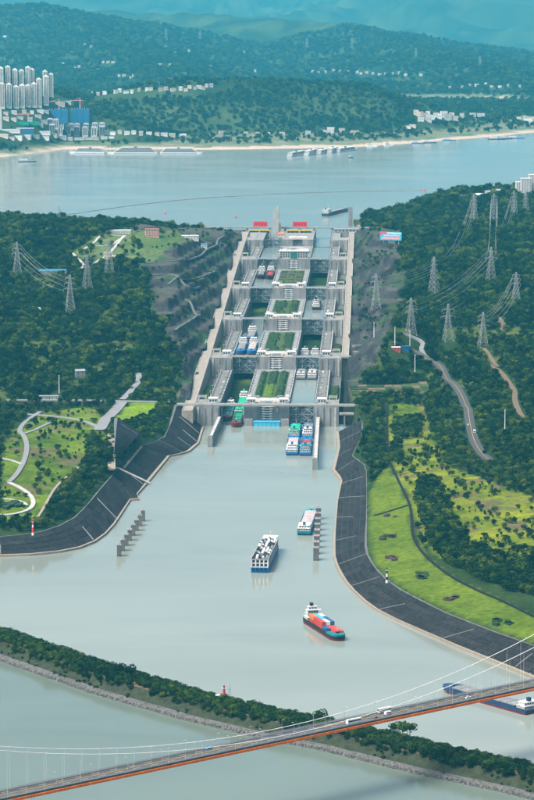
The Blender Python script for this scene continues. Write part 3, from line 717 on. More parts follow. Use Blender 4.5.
def bushy(x0, x1, y0, y1, h, cell=2.6):
    """uneven planted block: a grid of leafy heights"""
    nx_, ny_ = max(2, int((x1 - x0) / cell)), max(2, int((y1 - y0) / cell)); vs_ = []
    for j in range(ny_ + 1):
        for i_ in range(nx_ + 1):
            e = 0 if i_ in (0, nx_) or j in (0, ny_) else 1
            vs_.append((x0 + (x1 - x0) * i_ / nx_ + e * random.uniform(-.8, .8), y0 + (y1 - y0) * j / ny_ + e * random.uniform(-.8, .8), .3 + e * h * random.choice((.25, .6, .9, 1.0, 1.3))))
    return MB().add(vs_, [(j * (nx_ + 1) + i_, j * (nx_ + 1) + i_ + 1, (j + 1) * (nx_ + 1) + i_ + 1, (j + 1) * (nx_ + 1) + i_) for j in range(ny_) for i_ in range(nx_)])
M_hedge_m = mat('garden_shrub', (0.032, 0.055, 0.016), var=.6, scale=.4, bump=.5)
for i in range(6):
    s0 = GATE_S[i]; s1 = GATE_S[i + 1] if i < 5 else 1862.0
    ln = s1 - s0; z = DECK_Z[i]; zl = DECK_Z[i - 1] if i else 0.0; dh = z - zl
    # island terrace between the two channels
    r = thing('lock_island', f'{LEVEL[i]} concrete terrace of the island between the two lock channels', 'lock terrace', lw(0, s0, z), AXIS_RZ, 'terraces of the lock island')
    MB().box(-30, 30, 7, ln - (0 if i == 5 else -6.9), -dh - 32, 0).build('block', M_conc, r)
    MB().box(-30, -9, 0, 6.98, -dh - 12, -0.03).build('pier', M_conc, r)
    MB().box(9, 30, 0, 6.98, -dh - 12, -0.03).build('pier', M_conc, r)
    nst = max(2, int(dh / 3.3))
    if i < 5:
        for k in range(nst):
            zz = -2.0 - k * 3.3
            MB().box(-8.6, 8.6, 1.0, 6.5, zz - 0.9, zz).build('stair_landing', M_white, r)
            sx = 1 if k % 2 else -1
            MB().bar2((sx * 2, 1.6, zz), (sx * 7.5, 1.6, zz - 3.2), 1.4, 0.8).build('stair_flight', M_offw, r)
            MB().bar2((-sx * 2, 1.9, zz), (-sx * 7.5, 1.9, zz - 3.2), 1.4, 0.8).build('stair_flight', M_offw, r)
        MB().box(-1.2, 1.2, 1.2, 6.4, -dh, -0.05).build('stair_shaft', M_gate_d, r)
    # apron and garden
    MB().box(-29, 29, 0.5, 46, 0.004, 0.12).build('apron', M_beige, r)
    railing_parts(r, 0.5, ln - 8, (-29.4, 29.4))
    for x in (-14, 14): MB().box(x - 3.4, x + 3.4, 34, 36, 0.1, 3.4).build('planter_wall', M_white, r)
    MB().box(-17, 17, 44, 46.5, 0.12, 2.8).build('planter_wall', M_white, r)
    if i in (0, 1, 2, 3):
        MB().box(-21, 21, 78, ln - 26, 0.005, 0.4).build('garden_bed', M_lawn, r)
        if i == 0:
            for x0, x1, y0, y1 in ((-20, -10, 86, 190), (-20, -10, 205, 340), (8, 20, 86, 190), (8, 20, 205, 340), (-8, 6, 205, 340)):
                bushy(x0, x1, y0, y1, 3.4).build('hedge', M_hedge, r)
            for y0 in (84, 120, 155): bushy(-8.5, 5.5, y0, y0 + 34, 3.4).build('lime_shrub', M_hedge_l, r)
        elif i in (1, 2):
            for k in range(7):
                y0 = 84 + k * (ln - 128) / 7
                bushy(-20, random.uniform(-4, 2), y0, y0 + (ln - 128) / 7 - 8, 3.2).build('hedge', random.choice((M_hedge, M_hedge, M_hedge_m)), r); bushy(random.uniform(3, 8), 20, y0 + random.uniform(-2, 3), y0 + (ln - 128) / 7 - 8, 3.2).build('hedge', random.choice((M_hedge, M_hedge_m)), r)
        else:
            for k in range(5):
                y0 = 82 + k * (ln - 115) / 5
                for x0 in (-22, -7, 8):
                    bushy(x0, x0 + 13, y0, y0 + 20, 2.2).build('hedge', M_bed if (k + x0) % 2 else M_hedge, r)
                    MB().box(x0 + 1, x0 + 12, y0 + 24, y0 + 34, 0.4, 1.4).build('lime_shrub', M_hedge_l, r)
    if i < 4:
        for x in (-1, 1):
            MB().box(x * 26 - 2.6, x * 26 + 2.6, 52, 74, 0.12, 4.5).build('machine_room', M_conc_l, r)
            MB().box(x * 16 - 4, x * 16 + 4, 50, 58, 0.12, 5.2).build('machine_room', M_conc, r)
            MB().box(x * 10 - .5, x * 10 + .5, 8, 33, 0.13, 2.2).build('screen_wall', M_conc_l, r)
        MB().box(-6, 6, 12, 20, 0.13, 3.4).build('stair_head', M_gate, r)
    # houses by each gate
    if i < 4:
        for x in (-22, 22): control_house(i, x, s0 + 18, f'{"left" if x < 0 else "right"} control hut on the {LEVEL[i]} island terrace', z)
        for x in (-74, 74): control_house(i, x, s0 + 22, f'control hut on the outer {"left" if x < 0 else "right"} wall at the {LEVEL[i]} gate', z)
    # outer walls
    for sd_ in (-1, 1):
        side = 'left' if sd_ < 0 else 'right'
        w = thing('lock_wall', f'{LEVEL[i]} stretch of the {side} outer concrete wall of the lock', 'lock wall', lw(0, s0, z), AXIS_RZ, 'outer walls of the lock')
        xx = sorted((64 * sd_, 81 * sd_)); MB().box(xx[0], xx[1], 55.02, ln + 13, -60, 0).build('wall', M_conc, w)
        xx = sorted((64 * sd_, 97 * sd_)); MB().box(xx[0], xx[1], -12, 55, -60, 0.03).build('gate_head', M_conc, w)
        xx = sorted((81.02 * sd_, 97 * sd_)); MB().box(xx[0], xx[1], 55.02, ln - 12.1, -60, -9).build('courtyard', M_conc_d, w)
        xx = sorted((82 * sd_, 96 * sd_)); bushy(xx[0], xx[1], 66, ln * 0.62, 4).build('hedge', M_hedge_m, w, (0, 0, -9))
        for k in range(4):
            xk = (67 + k * 8.6) * sd_
            MB().box(xk - 1.3, xk + 1.3, -13.4, -12.02, -dh - 8, -1.5).build('buttress', M_conc_l if k == 3 else M_conc, w)
        for xk, y0, y1 in ((64.6, -11, ln), (80.3, 56, ln - 13), (96.4, -11, 54)):
            MB().box(xk * sd_ - 0.35, xk * sd_ + 0.35, y0, y1, 0.03, 1.35).build('parapet', M_conc_l, w)
        xx = sorted((83 * sd_, 95 * sd_)); MB().box(xx[0], xx[1], -8, 30, 0.035, 0.16).build('apron', M_beige, w)
        for k in range(int(ln / 26)):
            MB().box(63.2 * sd_ - 0.5, 63.2 * sd_ + 0.5, 62 + k * 26, 64 + k * 26, -26, -0.5).build('wall_fender', M_conc_d, w)
            MB().box(30.75 * sd_ - 0.5, 30.75 * sd_ + 0.5, 62 + k * 26, 64 + k * 26, -26, -0.5).build('wall_fender', M_conc_d, w)

M_wet = mat('wet_wall', (0.045, 0.05, 0.05), var=.5, scale=.1, streak=.3)
M_dust = mat('weathered_deck', (0.15, 0.15, 0.14), var=.45, scale=.2)
for i in range(5):
    s0 = GATE_S[i]; ln = GATE_S[i + 1] - s0; z = DECK_Z[i]
    for sd_ in (-1, 1):
        side = 'left' if sd_ < 0 else 'right'
        w = thing('chamber_fittings', f'stained lining and deck fittings along the {LEVEL[i]} {side} lock chamber', 'chamber lining', lw(0, s0, z), AXIS_RZ, 'chamber linings of the lock')
        for xk in (30.03, 63.95): MB().box(min(xk * sd_, (xk + .06) * sd_), max(xk * sd_, (xk + .06) * sd_), 20, ln + 8, -30, -7 - 2 * random.random()).build('wet_lining', M_wet, w)
        xx = sorted((66.5 * sd_, 79 * sd_)); MB().box(xx[0], xx[1], 58, ln - 16, .004, .08).build('deck_strip', M_dust, w)
        for xk in (67.5, 78): MB().box(xk * sd_ - .25, xk * sd_ + .25, 57, ln - 16, .09, .35).build('crane_rail', M_black, w)
        for k in range(int(ln / 34)):
            y = 70 + k * 30
            if y > ln - 22: break
            MB().cone((65.6 * sd_, y, 0), .7, .5, 1.6, 8).build('bollard', M_black, w)
            MB().cone((28.0 * sd_, y, 0), .7, .5, 1.6, 8).build('bollard', M_black, w)
            if k % 2: MB().box(70 * sd_ - 1.5, 70 * sd_ + 1.5, y + 5, y + 9 + 4 * random.random(), .1, 2.2).build('equipment_box', random.choice((M_gate, M_conc_l, M_offw)), w)
        for xk in (27.5, 66.5):
            MB().box(xk * sd_ - 2.4, xk * sd_ + 2.4, 2.5, 10, .13, 4.2).build('hoist_box', M_gate, w)
            MB().box(xk * sd_ - .8, xk * sd_ + .8, 11, 12.6, .13, 2.4).build('valve_post', M_ctr_orange, w)
        for yk in (16, 30):
            for xk in (84, 94): MB().box(xk * sd_ - .5, xk * sd_ + .5, yk - .5, yk + .5, .16, 8).build('frame_post', M_conc_l, w)
            xx = sorted((83 * sd_, 95 * sd_)); MB().box(xx[0], xx[1], yk - .7, yk + .7, 8, 9).build('frame_beam', M_conc_l, w)
        for k in range(6):
            o = thing('lamp_mast', f'lamp mast on the {LEVEL[i]} stretch of the {side} lock wall', 'lamp', lw(80 * sd_, s0 + 60 + k * (ln - 80) / 5.5, z), AXIS_RZ, 'lamp masts along the lock walls')
            MB().tube((0, 0, 0), (0, 0, 11), .22, .14, 6).build('pole', M_offw, o); MB().box(-1.4, 1.4, -.3, .3, 11, 11.4).build('lamp_bar', M_offw, o)

# service roads climbing along both sides
for sd_ in (-1, 1):
    mb = MB(); pts = []
    knots = [-60 if sd_ < 0 else 382] + [s for s in GATE_S if s > 40] + [1800]
    ss = sorted(set(list(np.arange(knots[0], 1800, 40)) + [1800]))
    for s in ss:
        zz = float(road_z(s)) + 0.3
        a, b = 97.05 * sd_, (112 if sd_ < 0 else 108) * sd_
        for (u, z_) in ((a, zz - 45), (a, zz), (b, zz), (b, zz - 45)): pts.append(lw(u, s, z_))
    n = len(ss)
    mb.add(pts, [(4 * i + j, 4 * i + 4 + j, 4 * i + 5 + j, 4 * i + 1 + j) for i in range(n - 1) for j in range(3)] + [(0, 1, 2, 3)])
    mb.build('service_road', M_beige)['kind'] = 'structure'
    for u, nm in ((98, 'inner'), (111.4 if sd_ < 0 else 107.4, 'outer')):
        mb = MB()
        for s, s2 in zip(ss, ss[1:]): mb.bar2(lw(u * sd_, s, float(road_z(s)) + 1.4), lw(u * sd_, s2, float(road_z(s2)) + 1.4), 0.6, 1.4)
        tag(mb.build('guard_rail', M_conc_l), f'pale guard rail along the {nm} edge of the {"left" if sd_ < 0 else "right"} lock service road', 'guard rail')

# mitre gates
def gate_proto(opened):
    r = thing('lock_gate', 'gate', 'lock gate')
    for sx in (-1, 1):
        if opened: a, b = Vector((sx * 17, 0, 0)), Vector((sx * 15.6, 19, 0))
        else: a, b = Vector((sx * 17, 0, 0)), Vector((0, 7, 0))
        d = (b - a); n_ = Vector((d.y, -d.x, 0)).normalized()
        if n_.y > 0: n_ = -n_
        if opened: n_ = Vector((-sx, 0, 0))
        up = Vector((0, 0, 1)); t = 0.9
        def q(f_, z_, o=0.0): return tuple(a + d * f_ + n_ * o + up * z_)
        leaf = MB().add([q(0,-25,-t), q(1,-25,-t), q(1,0,-t), q(0,0,-t), q(0,-25,t), q(1,-25,t), q(1,0,t), q(0,0,t)], [(0,1,2,3),(7,6,5,4),(0,4,5,1),(1,5,6,2),(2,6,7,3),(3,7,4,0)]).build('leaf', M_gate_d, r)
        for z_ in (-0.8, -7, -13.5, -20, -24.6): MB().bar(q(0.02, z_, t + 0.5), q(0.98, z_, t + 0.5), 0.9).build('girder', M_gate, leaf)
        for f_ in (0.03, 0.5, 0.97): MB().bar(q(f_, -24.6, t + 0.6), q(f_, -0.8, t + 0.6), 0.9).build('post', M_gate, leaf)
        for z0, z1 in ((-0.8, -13.5), (-13.5, -24.6)):
            MB().bar(q(0.03, z0, t + 0.8), q(0.97, z1, t + 0.8), 0.8).build('brace', M_gate, leaf)
            MB().bar(q(0.97, z0, t + 0.8), q(0.03, z1, t + 0.8), 0.8).build('brace', M_gate, leaf)
    return r
gp = {False: gate_proto(False), True: gate_proto(True)}
for o in list(gp.values()):
    KIDS[o.name] = list(o.children)
    for ch in o.children: KIDS[ch.name] = list(ch.children)
used = {False: False, True: False}
for i in range(6):
    for sd_ in (-1, 1):
        opened = (sd_ < 0 and i in (0, 2)) or (sd_ > 0 and i == 5)
        side = 'left' if sd_ < 0 else 'right'
        lab = f'{LEVEL[i]} {"opened" if opened else "closed"} steel mitre gate of the {side} lock channel'
        p = lw(47 * sd_, GATE_S[i] + 8, DECK_Z[i] - 0.6)
        if not used[opened]:
            o = gp[opened]; o.location = p; o.rotation_euler = (0, 0, AXIS_RZ); o['label'] = lab; used[opened] = True
        else: o = copy_tree(gp[opened], p, AXIS_RZ, lab)
        o['group'] = 'steel gates of the lock'
        if 0 < i < 5:
            f_ = thing('footbridge', f'pale footbridge over the {side} channel at the {LEVEL[i]} gate', 'footbridge', lw(47 * sd_, GATE_S[i] - 3, DECK_Z[i]), AXIS_RZ, 'footbridges over the lock channels')
            MB().box(-18.5, 18.5, -2, 2, 0.2, 1.4).build('deck', M_conc_l, f_)
            for y in (-1.9, 1.9): MB().box(-18.4, 18.4, y - 0.12, y + 0.12, 1.42, 2.7).build('railing', M_steel, f_)
# chamber water
for sd_, levels in ((-1, (None, DECK_Z[1] - 3, DECK_Z[1] - 3, DECK_Z[3] - 3, DECK_Z[4] - 3)), (1, (24.0, 24.0, DECK_Z[2] - 3, DECK_Z[2] - 3, RES - 0.3))):
    for i, lv in enumerate(levels):
        s0, s1 = GATE_S[i], GATE_S[i + 1] + 8
        if lv is None: lv = 0.0
        a, b = sorted((30 * sd_, 64 * sd_))
        s0 = 4.2 if (i == 0 and lv == 0.0) else s0 + 10
        sheet('chamber_water', [lw(a, s0), lw(b, s0), lw(b, s1 + 2), lw(a, s1 + 2)], lv, M_water_ch)

# blue-covered caisson and low blocks in front of the island
r = thing('caisson', 'bright blue sheeted caisson floating before the lowest lock island wall', 'caisson', lw(0, -9, 0), AXIS_RZ)
MB().box(-18, 18, -6, 5, -1, 5.6).build('hull', M_bluec, r)
MB().box(-18.4, 18.4, -6.4, 5.4, 5.6, 6.5).build('lid', M_ctr_sky, r)
for k in range(7): MB().box(-17.6 + k * 5.8, -17.2 + k * 5.8, -6.25, -6.02, 0, 5.5).build('seam', M_roofb, r)
for sx in (-1, 1):
    tag(MB().box(sx * 24.5 - 5.5, sx * 24.5 + 5.5, -14, -0.1, -10, 9).build('pier_block', M_conc, None, lw(0, 0, 0), AXIS_RZ), f'low concrete block {"left" if sx < 0 else "right"} of the blue caisson', 'pier')
    tag(MB().box(sx * 19.5 - .5, sx * 19.5 + .5, -3, -2, 0, 10.8).build('warning_light', M_redp, None, lw(sx * 10, -8, 0), AXIS_RZ), f'small red marker post on the {"left" if sx < 0 else "right"} side of the lowest island wall', 'marker')

# road bridge across the lowest gate
def viaduct(label, p, q, z, w, n, rail=M_conc_l, z0=0, name='road_bridge'):
    p = Vector((p[0], p[1], z)); q = Vector((q[0], q[1], z)); d = (q - p); ln = d.length
    r = thing(name, label, 'bridge', tuple(p), math.atan2(d.y, d.x))
    MB().box(0, ln, -w / 2, w / 2, -1.8, 0).build('deck', M_conc, r)
    for y in (-w / 2 + 0.3, w / 2 - 0.3): MB().box(0, ln, y - 0.25, y + 0.25, 0, 1.2).build('parapet', rail, r)
    MB().box(0.1, ln - 0.1, -w / 2 + 0.6, w / 2 - 0.6, 0.004, 0.06).build('carriageway', M_asph_l, r)
    for k in range(n):
        x = ln * (k + 0.5) / n
        MB().box(x - 1.1, x + 1.1, -w / 2 + 1, w / 2 - 1, z0 - z, -1.82).build('column', M_conc, r)
    return r
viaduct('long road bridge crossing the channels at the lowest lock gate', lw(-122, -7.5), lw(150, -7.5), 28.6, 9, 1, z0=20)
tag(MB().bar2((0, 0, 0), (0, 8, 0), 7, 27).build('bridge_pier', M_conc, None, lw(-106, -11.5, 26.7), AXIS_RZ), 'concrete pier under the left end of the lowest bridge', 'pier')
tag(MB().bar2((0, 0, 0), (0, 8, 0), 6, 27).build('bridge_pier', M_conc, None, lw(122, -11.5, 26.7), AXIS_RZ), 'concrete pier under the right end of the lowest bridge', 'pier')
viaduct('short lower road bridge right of the lowest lock gate', lw(98, -14), lw(140, -14), 18.0, 7, 3)
viaduct('viaduct leading right from the second lowest lock gate', lw(96, 378), lw(178, 372), 47.0, 9, 3)
viaduct('upper viaduct running right beside the second lowest gate', lw(114, 420), lw(185, 470), 58.0, 7, 4, z0=20)
viaduct('slim viaduct under the dark slope right of the lock', lw(114, 395), lw(190, 415), 52.0, 6, 4, z0=20)

# dam-crest bridge at the head of the lock
r = viaduct('grey dam-crest bridge at the head of the lock', lw(-222, 1864), lw(176, 1864), 121.0, 10, 1, z0=110, name='crest_bridge')
for u in (-212, -184, -154, -104, -60, -29, 0, 29, 64, 110, 150):
    MB().box(-2.2, 2.2, -4, 4, 60 - 121 if abs(u) < 100 else 90 - 121, -1.82).build('column', M_conc, r, (u + 222, 0, 0))
for sx, u, lab in ((-1, -78, 'left red banner board standing on the dam-crest bridge'), (1, 0, 'right red banner board standing on the dam-crest bridge')):
    b = thing('banner_board', lab, 'banner', lw(u, 1863, 121.1), AXIS_RZ, 'red banner boards on the dam bridge')
    MB().box(-14, 14, -0.6, 0.6, 1.2, 11.5).build('panel', M_red, b)
    for k in range(6): MB().box(-14 + 0.4 + k * 5.5, -14 + 0.9 + k * 5.5, -0.5, 0.5, 0.0, 1.2).build('post', M_steel, b)
    for k in range(4): MB().box(-10.5 + k * 6, -7 + k * 6, -0.75, -0.62, 4.6, 8.4).build('character_block', mat('banner_dark_red', (0.36, 0.015, 0.03)), b)
# machinery frames below the crest bridge
for u, w_, lab in ((-78, 44, 'left gate machinery hall with orange crane beam under the crest bridge'), (0, 52, 'middle gate machinery hall with orange crane beam under the crest bridge')):
    b = thing('machinery_hall', lab, 'hall', lw(u, 1815, 114), AXIS_RZ, 'machinery halls at the lock head')
    MB().box(-w_ / 2, w_ / 2, 0, 26, -14, -2).build('base', M_conc, b)
    MB().box(-w_ / 2 + 2, w_ / 2 - 2, 2, 24, -2, 4).build('hall', M_conc_d, b)
    MB().box(-w_ / 2 + 1, w_ / 2 - 1, 0.5, 3, 4, 6.4).build('crane_beam', M_yellow, b)
    for x in (-w_ / 2 + 1.5, 0, w_ / 2 - 1.5): MB().box(x - 1, x + 1, -0.5, 1.5, -14, 4).build('column', M_conc_l, b)
    for k in range(6):
        x = -w_ / 2 + 4 + k * (w_ - 8) / 5; MB().box(x - 1.6, x + 1.6, 1.7, 1.98, -1, 2.6).build('window', M_glass, b)
b = thing('machinery_hall', 'grey hall beside the pillar at the right end of the crest bridge', 'hall', lw(92, 1815, 114), AXIS_RZ)
MB().box(-26, 26, 0, 26, -14, 2).build('base', M_conc, b); MB().box(-25, 25, 1, 20, 2, 8).build('hall', M_roofg, b)
for k in range(7): MB().box(-22 + k * 7, -19 + k * 7, 0.7, 0.98, 3.5, 6.5).build('window', M_glass, b)
# tall slabs
t_ = thing('concrete_tower', 'tall pale concrete slab tower rising beside the left red banner', 'tower', lw(-47, 1838, 90), AXIS_RZ)
MB().add([(-6,0,0),(6,0,0),(6,16,0),(-6,16,0),(-6,0,62),(6,0,76),(6,16,76),(-6,16,58)], [(3,2,1,0),(4,5,6,7),(0,1,5,4),(1,2,6,5),(2,3,7,6),(3,0,4,7)]).build('slab', M_conc_l, t_)
MB().box(6.02, 10, 2, 14, 0, 40).build('annex', M_conc, t_)
t_ = thing('concrete_tower', 'slender grey concrete pillar behind the right end of the crest bridge', 'tower', lw(99, 1885, 90), AXIS_RZ)
for k in range(5): MB().box(-4.4 + 0.1 * k, 4.4 - 0.1 * k, -4.4 + 0.1 * k, 4.4 - 0.1 * k, k * 14, k * 14 + 13.4).build('shaft_segment', M_conc, t_)
MB().box(-3.6, 3.6, -3.6, 3.6, 0, 69.5).build('core', M_conc_d, t_)

# control building and oval plaza on the fifth terrace
b = thing('control_building', 'wide pale control building with glazed centre across the upper lock island', 'building', lw(0, GATE_S[4] + 8, DECK_Z[4]), AXIS_RZ)
MB().box(-26, 26, 0, 22, 0.1, 13).build('wall', M_conc_l, b)
MB().box(-27, 27, -1, 23, 13, 14.2).build('roof', M_offw, b)
MB().box(-6, 6, -0.5, 0.1, 0.5, 12.4).build('glazed_front', mat('glass_green', (0.03, 0.13, 0.13), rough=0.2, spec=0.5), b)
for sx in (-1, 1):
    for k in range(4):
        for z_ in (2.2, 5.8, 9.4):
            x = sx * (9 + k * 4.6); MB().box(x - 1.5, x + 1.5, -0.2, 0.1, z_, z_ + 2.3).build('window', M_glass, b)
def ring(mb, a, b_, w, h, z_, n=28):
    vs_ = []
    for k in range(n):
        c_, s_ = math.cos(2 * math.pi * k / n), math.sin(2 * math.pi * k / n)
        vs_ += [(a * c_, b_ * s_, z_), (a * c_, b_ * s_, z_ + h), ((a - w) * c_, (b_ - w * b_ / a) * s_, z_ + h), ((a - w) * c_, (b_ - w * b_ / a) * s_, z_)]
    return mb.add(vs_, [(4 * k + j, 4 * ((k + 1) % n) + j, 4 * ((k + 1) % n) + (j + 1) % 4, 4 * k + (j + 1) % 4) for k in range(n) for j in range(4)])
b = thing('oval_plaza', 'oval ringed plaza behind the control building on the island', 'plaza', lw(0, GATE_S[4] + 140, DECK_Z[4] + 0.2), AXIS_RZ)
ring(MB(), 25, 70, 5, 3.5, 0).build('ring_wall', M_conc_l, b)
ring(MB(), 14, 34, 3, 4.5, 0).build('ring_wall', M_conc_l, b)
ring(MB(), 9, 24, 8, 2.5, 0).build('hedge', M_hedge, b)
b = thing('kiosk', 'cream kiosk with orange roof at the left lock head', 'kiosk', lw(-32, 1700, 114), AXIS_RZ)
MB().box(-7, 7, 0, 12, 0, 7).build('wall', M_offw, b); MB().prism([(-8, -1), (8, -1), (8, 13), (-8, 13)], 7, 10, [(-2, 5, 11), (2, 5, 11), (2, 7, 11), (-2, 7, 11)]).build('roof', M_ctr_orange, b)
# sloped concrete aprons left of the head
tag(MB().prism([lw(-98, 1690), lw(-66, 1690), lw(-66, 1800), lw(-98, 1800)], 60, 0, [lw(-98, 1690, 103), lw(-66, 1690, 100), lw(-66, 1800, 116), lw(-98, 1800, 116)]).build('ramp_block', M_conc), 'sloping grey concrete ramp beside the left lock head', 'ramp')

# guide walls running out from the piers
def guide_wall(label, a, b_, n, h):
    a = Vector(a); b_ = Vector(b_); d = b_ - a; ln = d.length
    r = thing('guide_wall', label, 'guide wall', tuple(a), math.atan2(d.y, d.x), 'guide walls in the basin')
    for k in range(n):
        x0, x1 = ln * k / n, ln * (k + 1) / n - 0.5
        MB().box(x0, x1, -2.6, 2.6, -4, h - 4).build('pier', M_conc, r)
        MB().box(x0 + 1, x0 + 2, -2.2, 2.2, h - 3.98, h).build('frame', M_conc_l, r)
    MB().box(0, ln, -2.8, 2.8, h, h + 0.8).build('walkway', M_conc_l, r)
    for y in (-2.6, 2.6): MB().box(0, ln, y - .1, y + .1, h + 0.8, h + 1.9).build('railing', M_steel, r)
    MB().box(ln - 7, ln, -3.2, 3.2, -4, h + 2.5).build('end_pier', M_conc, r)
    return r
guide_wall('left concrete guide wall slanting out from the lowest gate', lw(-64, -14, 0), (-73.4,3795.2,0), 11, 12)
guide_wall('right openwork guide wall reaching past the waiting ships', lw(69, -14, 0), (58.9,3609.1,0), 14, 12)

# mooring pillars standing in the basin
PL_A = resample([(-153.9,3047.6),(-137.4,3254.1)], 8); PL_B = resample([(50.6,3025.6),(57.3,3266.8)], 8)
ORD = ['nearest', 'second nearest', 'third nearest', 'fourth nearest', 'fourth farthest', 'third farthest', 'second farthest', 'farthest']
def pillar(p, lab, w, l, h, top):
    r = thing('mooring_pillar', lab, 'mooring pillar', (p[0], p[1], 0), 0, 'mooring pillars in the basin')
    MB().box(-w / 2, w / 2, -l / 2, l / 2, -6, h).build('shaft', M_conc_d, r)
    MB().box(-w / 2 - .4, w / 2 + .4, -l / 2 - .4, l / 2 + .4, h, h + 1).build('cap', M_conc, r)
    MB().box(-w / 2 - .05, w / 2 + .05, -l / 2 - .05, l / 2 + .05, -3, 1.6).build('tide_band', mat('wet_concrete', (0.09, 0.095, 0.08)), r)
    MB().box(-0.45, 0.45, -0.45, 0.45, h + 1, h + 2.0).build('lamp_box', top, r)
for k, p in enumerate(PL_A): pillar(p, f'{ORD[k]} grey mooring pillar of the row by the left bank', 4.2, 5.5, 11.5, M_redp)
for k, p in enumerate(PL_B): pillar(p, f'{ORD[k]} grey mooring pillar of the row beside the pink-grey cargo ship', 5.5, 9, 12.5, M_redp)

# ------------------------------------------------------------------ ships
def hull_ring(L_, B_, z, bow, flare, stern=0.9, n=7):
    h = B_ / 2; pts = [(-L_ / 2, -h * stern), (-L_ / 2 + 0.04 * L_, -h)]
    x0 = L_ / 2 - bow
    pts.append((x0, -h))
    for k in range(1, n):
        t = k / n; pts.append((x0 + (bow + flare) * math.sin(t * math.pi / 2), -h * math.cos(t * math.pi / 2) ** 0.8))
    pts.append((L_ / 2 + flare, -0.06 * B_)); pts.append((L_ / 2 + flare, 0.06 * B_))
    for k in range(n - 1, 0, -1):
        t = k / n; pts.append((x0 + (bow + flare) * math.sin(t * math.pi / 2), h * math.cos(t * math.pi / 2) ** 0.8))
    pts.append((x0, h)); pts.append((-L_ / 2 + 0.04 * L_, h)); pts.append((-L_ / 2, h * stern))
    return [(p[0], p[1], z) for p in pts]
def loft(rings, cap=True):
    n = len(rings[0]); mb = MB(); vs_ = [p for r_ in rings for p in r_]
    fs = [(k * n + j, k * n + (j + 1) % n, (k + 1) * n + (j + 1) % n, (k + 1) * n + j) for k in range(len(rings) - 1) for j in range(n)]
    if cap: fs += [tuple(range((len(rings) - 1) * n, len(rings) * n)), tuple(range(n - 1, -1, -1))]
    return mb.add(vs_, fs)
def deckhouse(r, x0, x1, w, z, tiers, m, roofm, shrink=1.6, th=2.7, win=True, nm='deckhouse'):
    top = z
    for k in range(tiers):
        a, b, ww = x0 + k * shrink * 0.5, x1 - k * shrink, w - k * 1.6
        t = MB().box(a, b, -ww / 2, ww / 2, top, top + th).build(nm, m, r)
        MB().box(a - 0.5, b + 0.5, -ww / 2 - 0.5, ww / 2 + 0.5, top + th, top + th + 0.35).build('deck_edge', roofm, t)
        if win:
            nw = max(3, int(ww / 2.4))
            for e, s_ in ((a, -1), (b, 1)):
                for j in range(nw):
                    y = -ww / 2 + ww * (j + 0.5) / nw
                    MB().box(min(e, e + s_ * 0.12), max(e, e + s_ * 0.12), y - 0.7, y + 0.7, top + 0.9, top + 2.1).build('window', M_glass, t)
        top += th + 0.36
    return top
def mast(r, x, y, z, h):
    m_ = MB().tube((x, y, z), (x, y, z + h), 0.22, 0.12, 6).build('mast', M_offw, r)
    MB().box(x - 0.15, x + 0.15, y - 1.8, y + 1.8, z + h * 0.72, z + h * 0.72 + 0.25).build('yard', M_offw, m_)
def rails(r, L_, B_, z, m):
    for y in (-B_ / 2 + 0.25, B_ / 2 - 0.25): MB().box(-L_ / 2 + 1, L_ / 2 - L_ * 0.12, y - 0.12, y + 0.12, z, z + 1.1).build('bulwark', m, r)

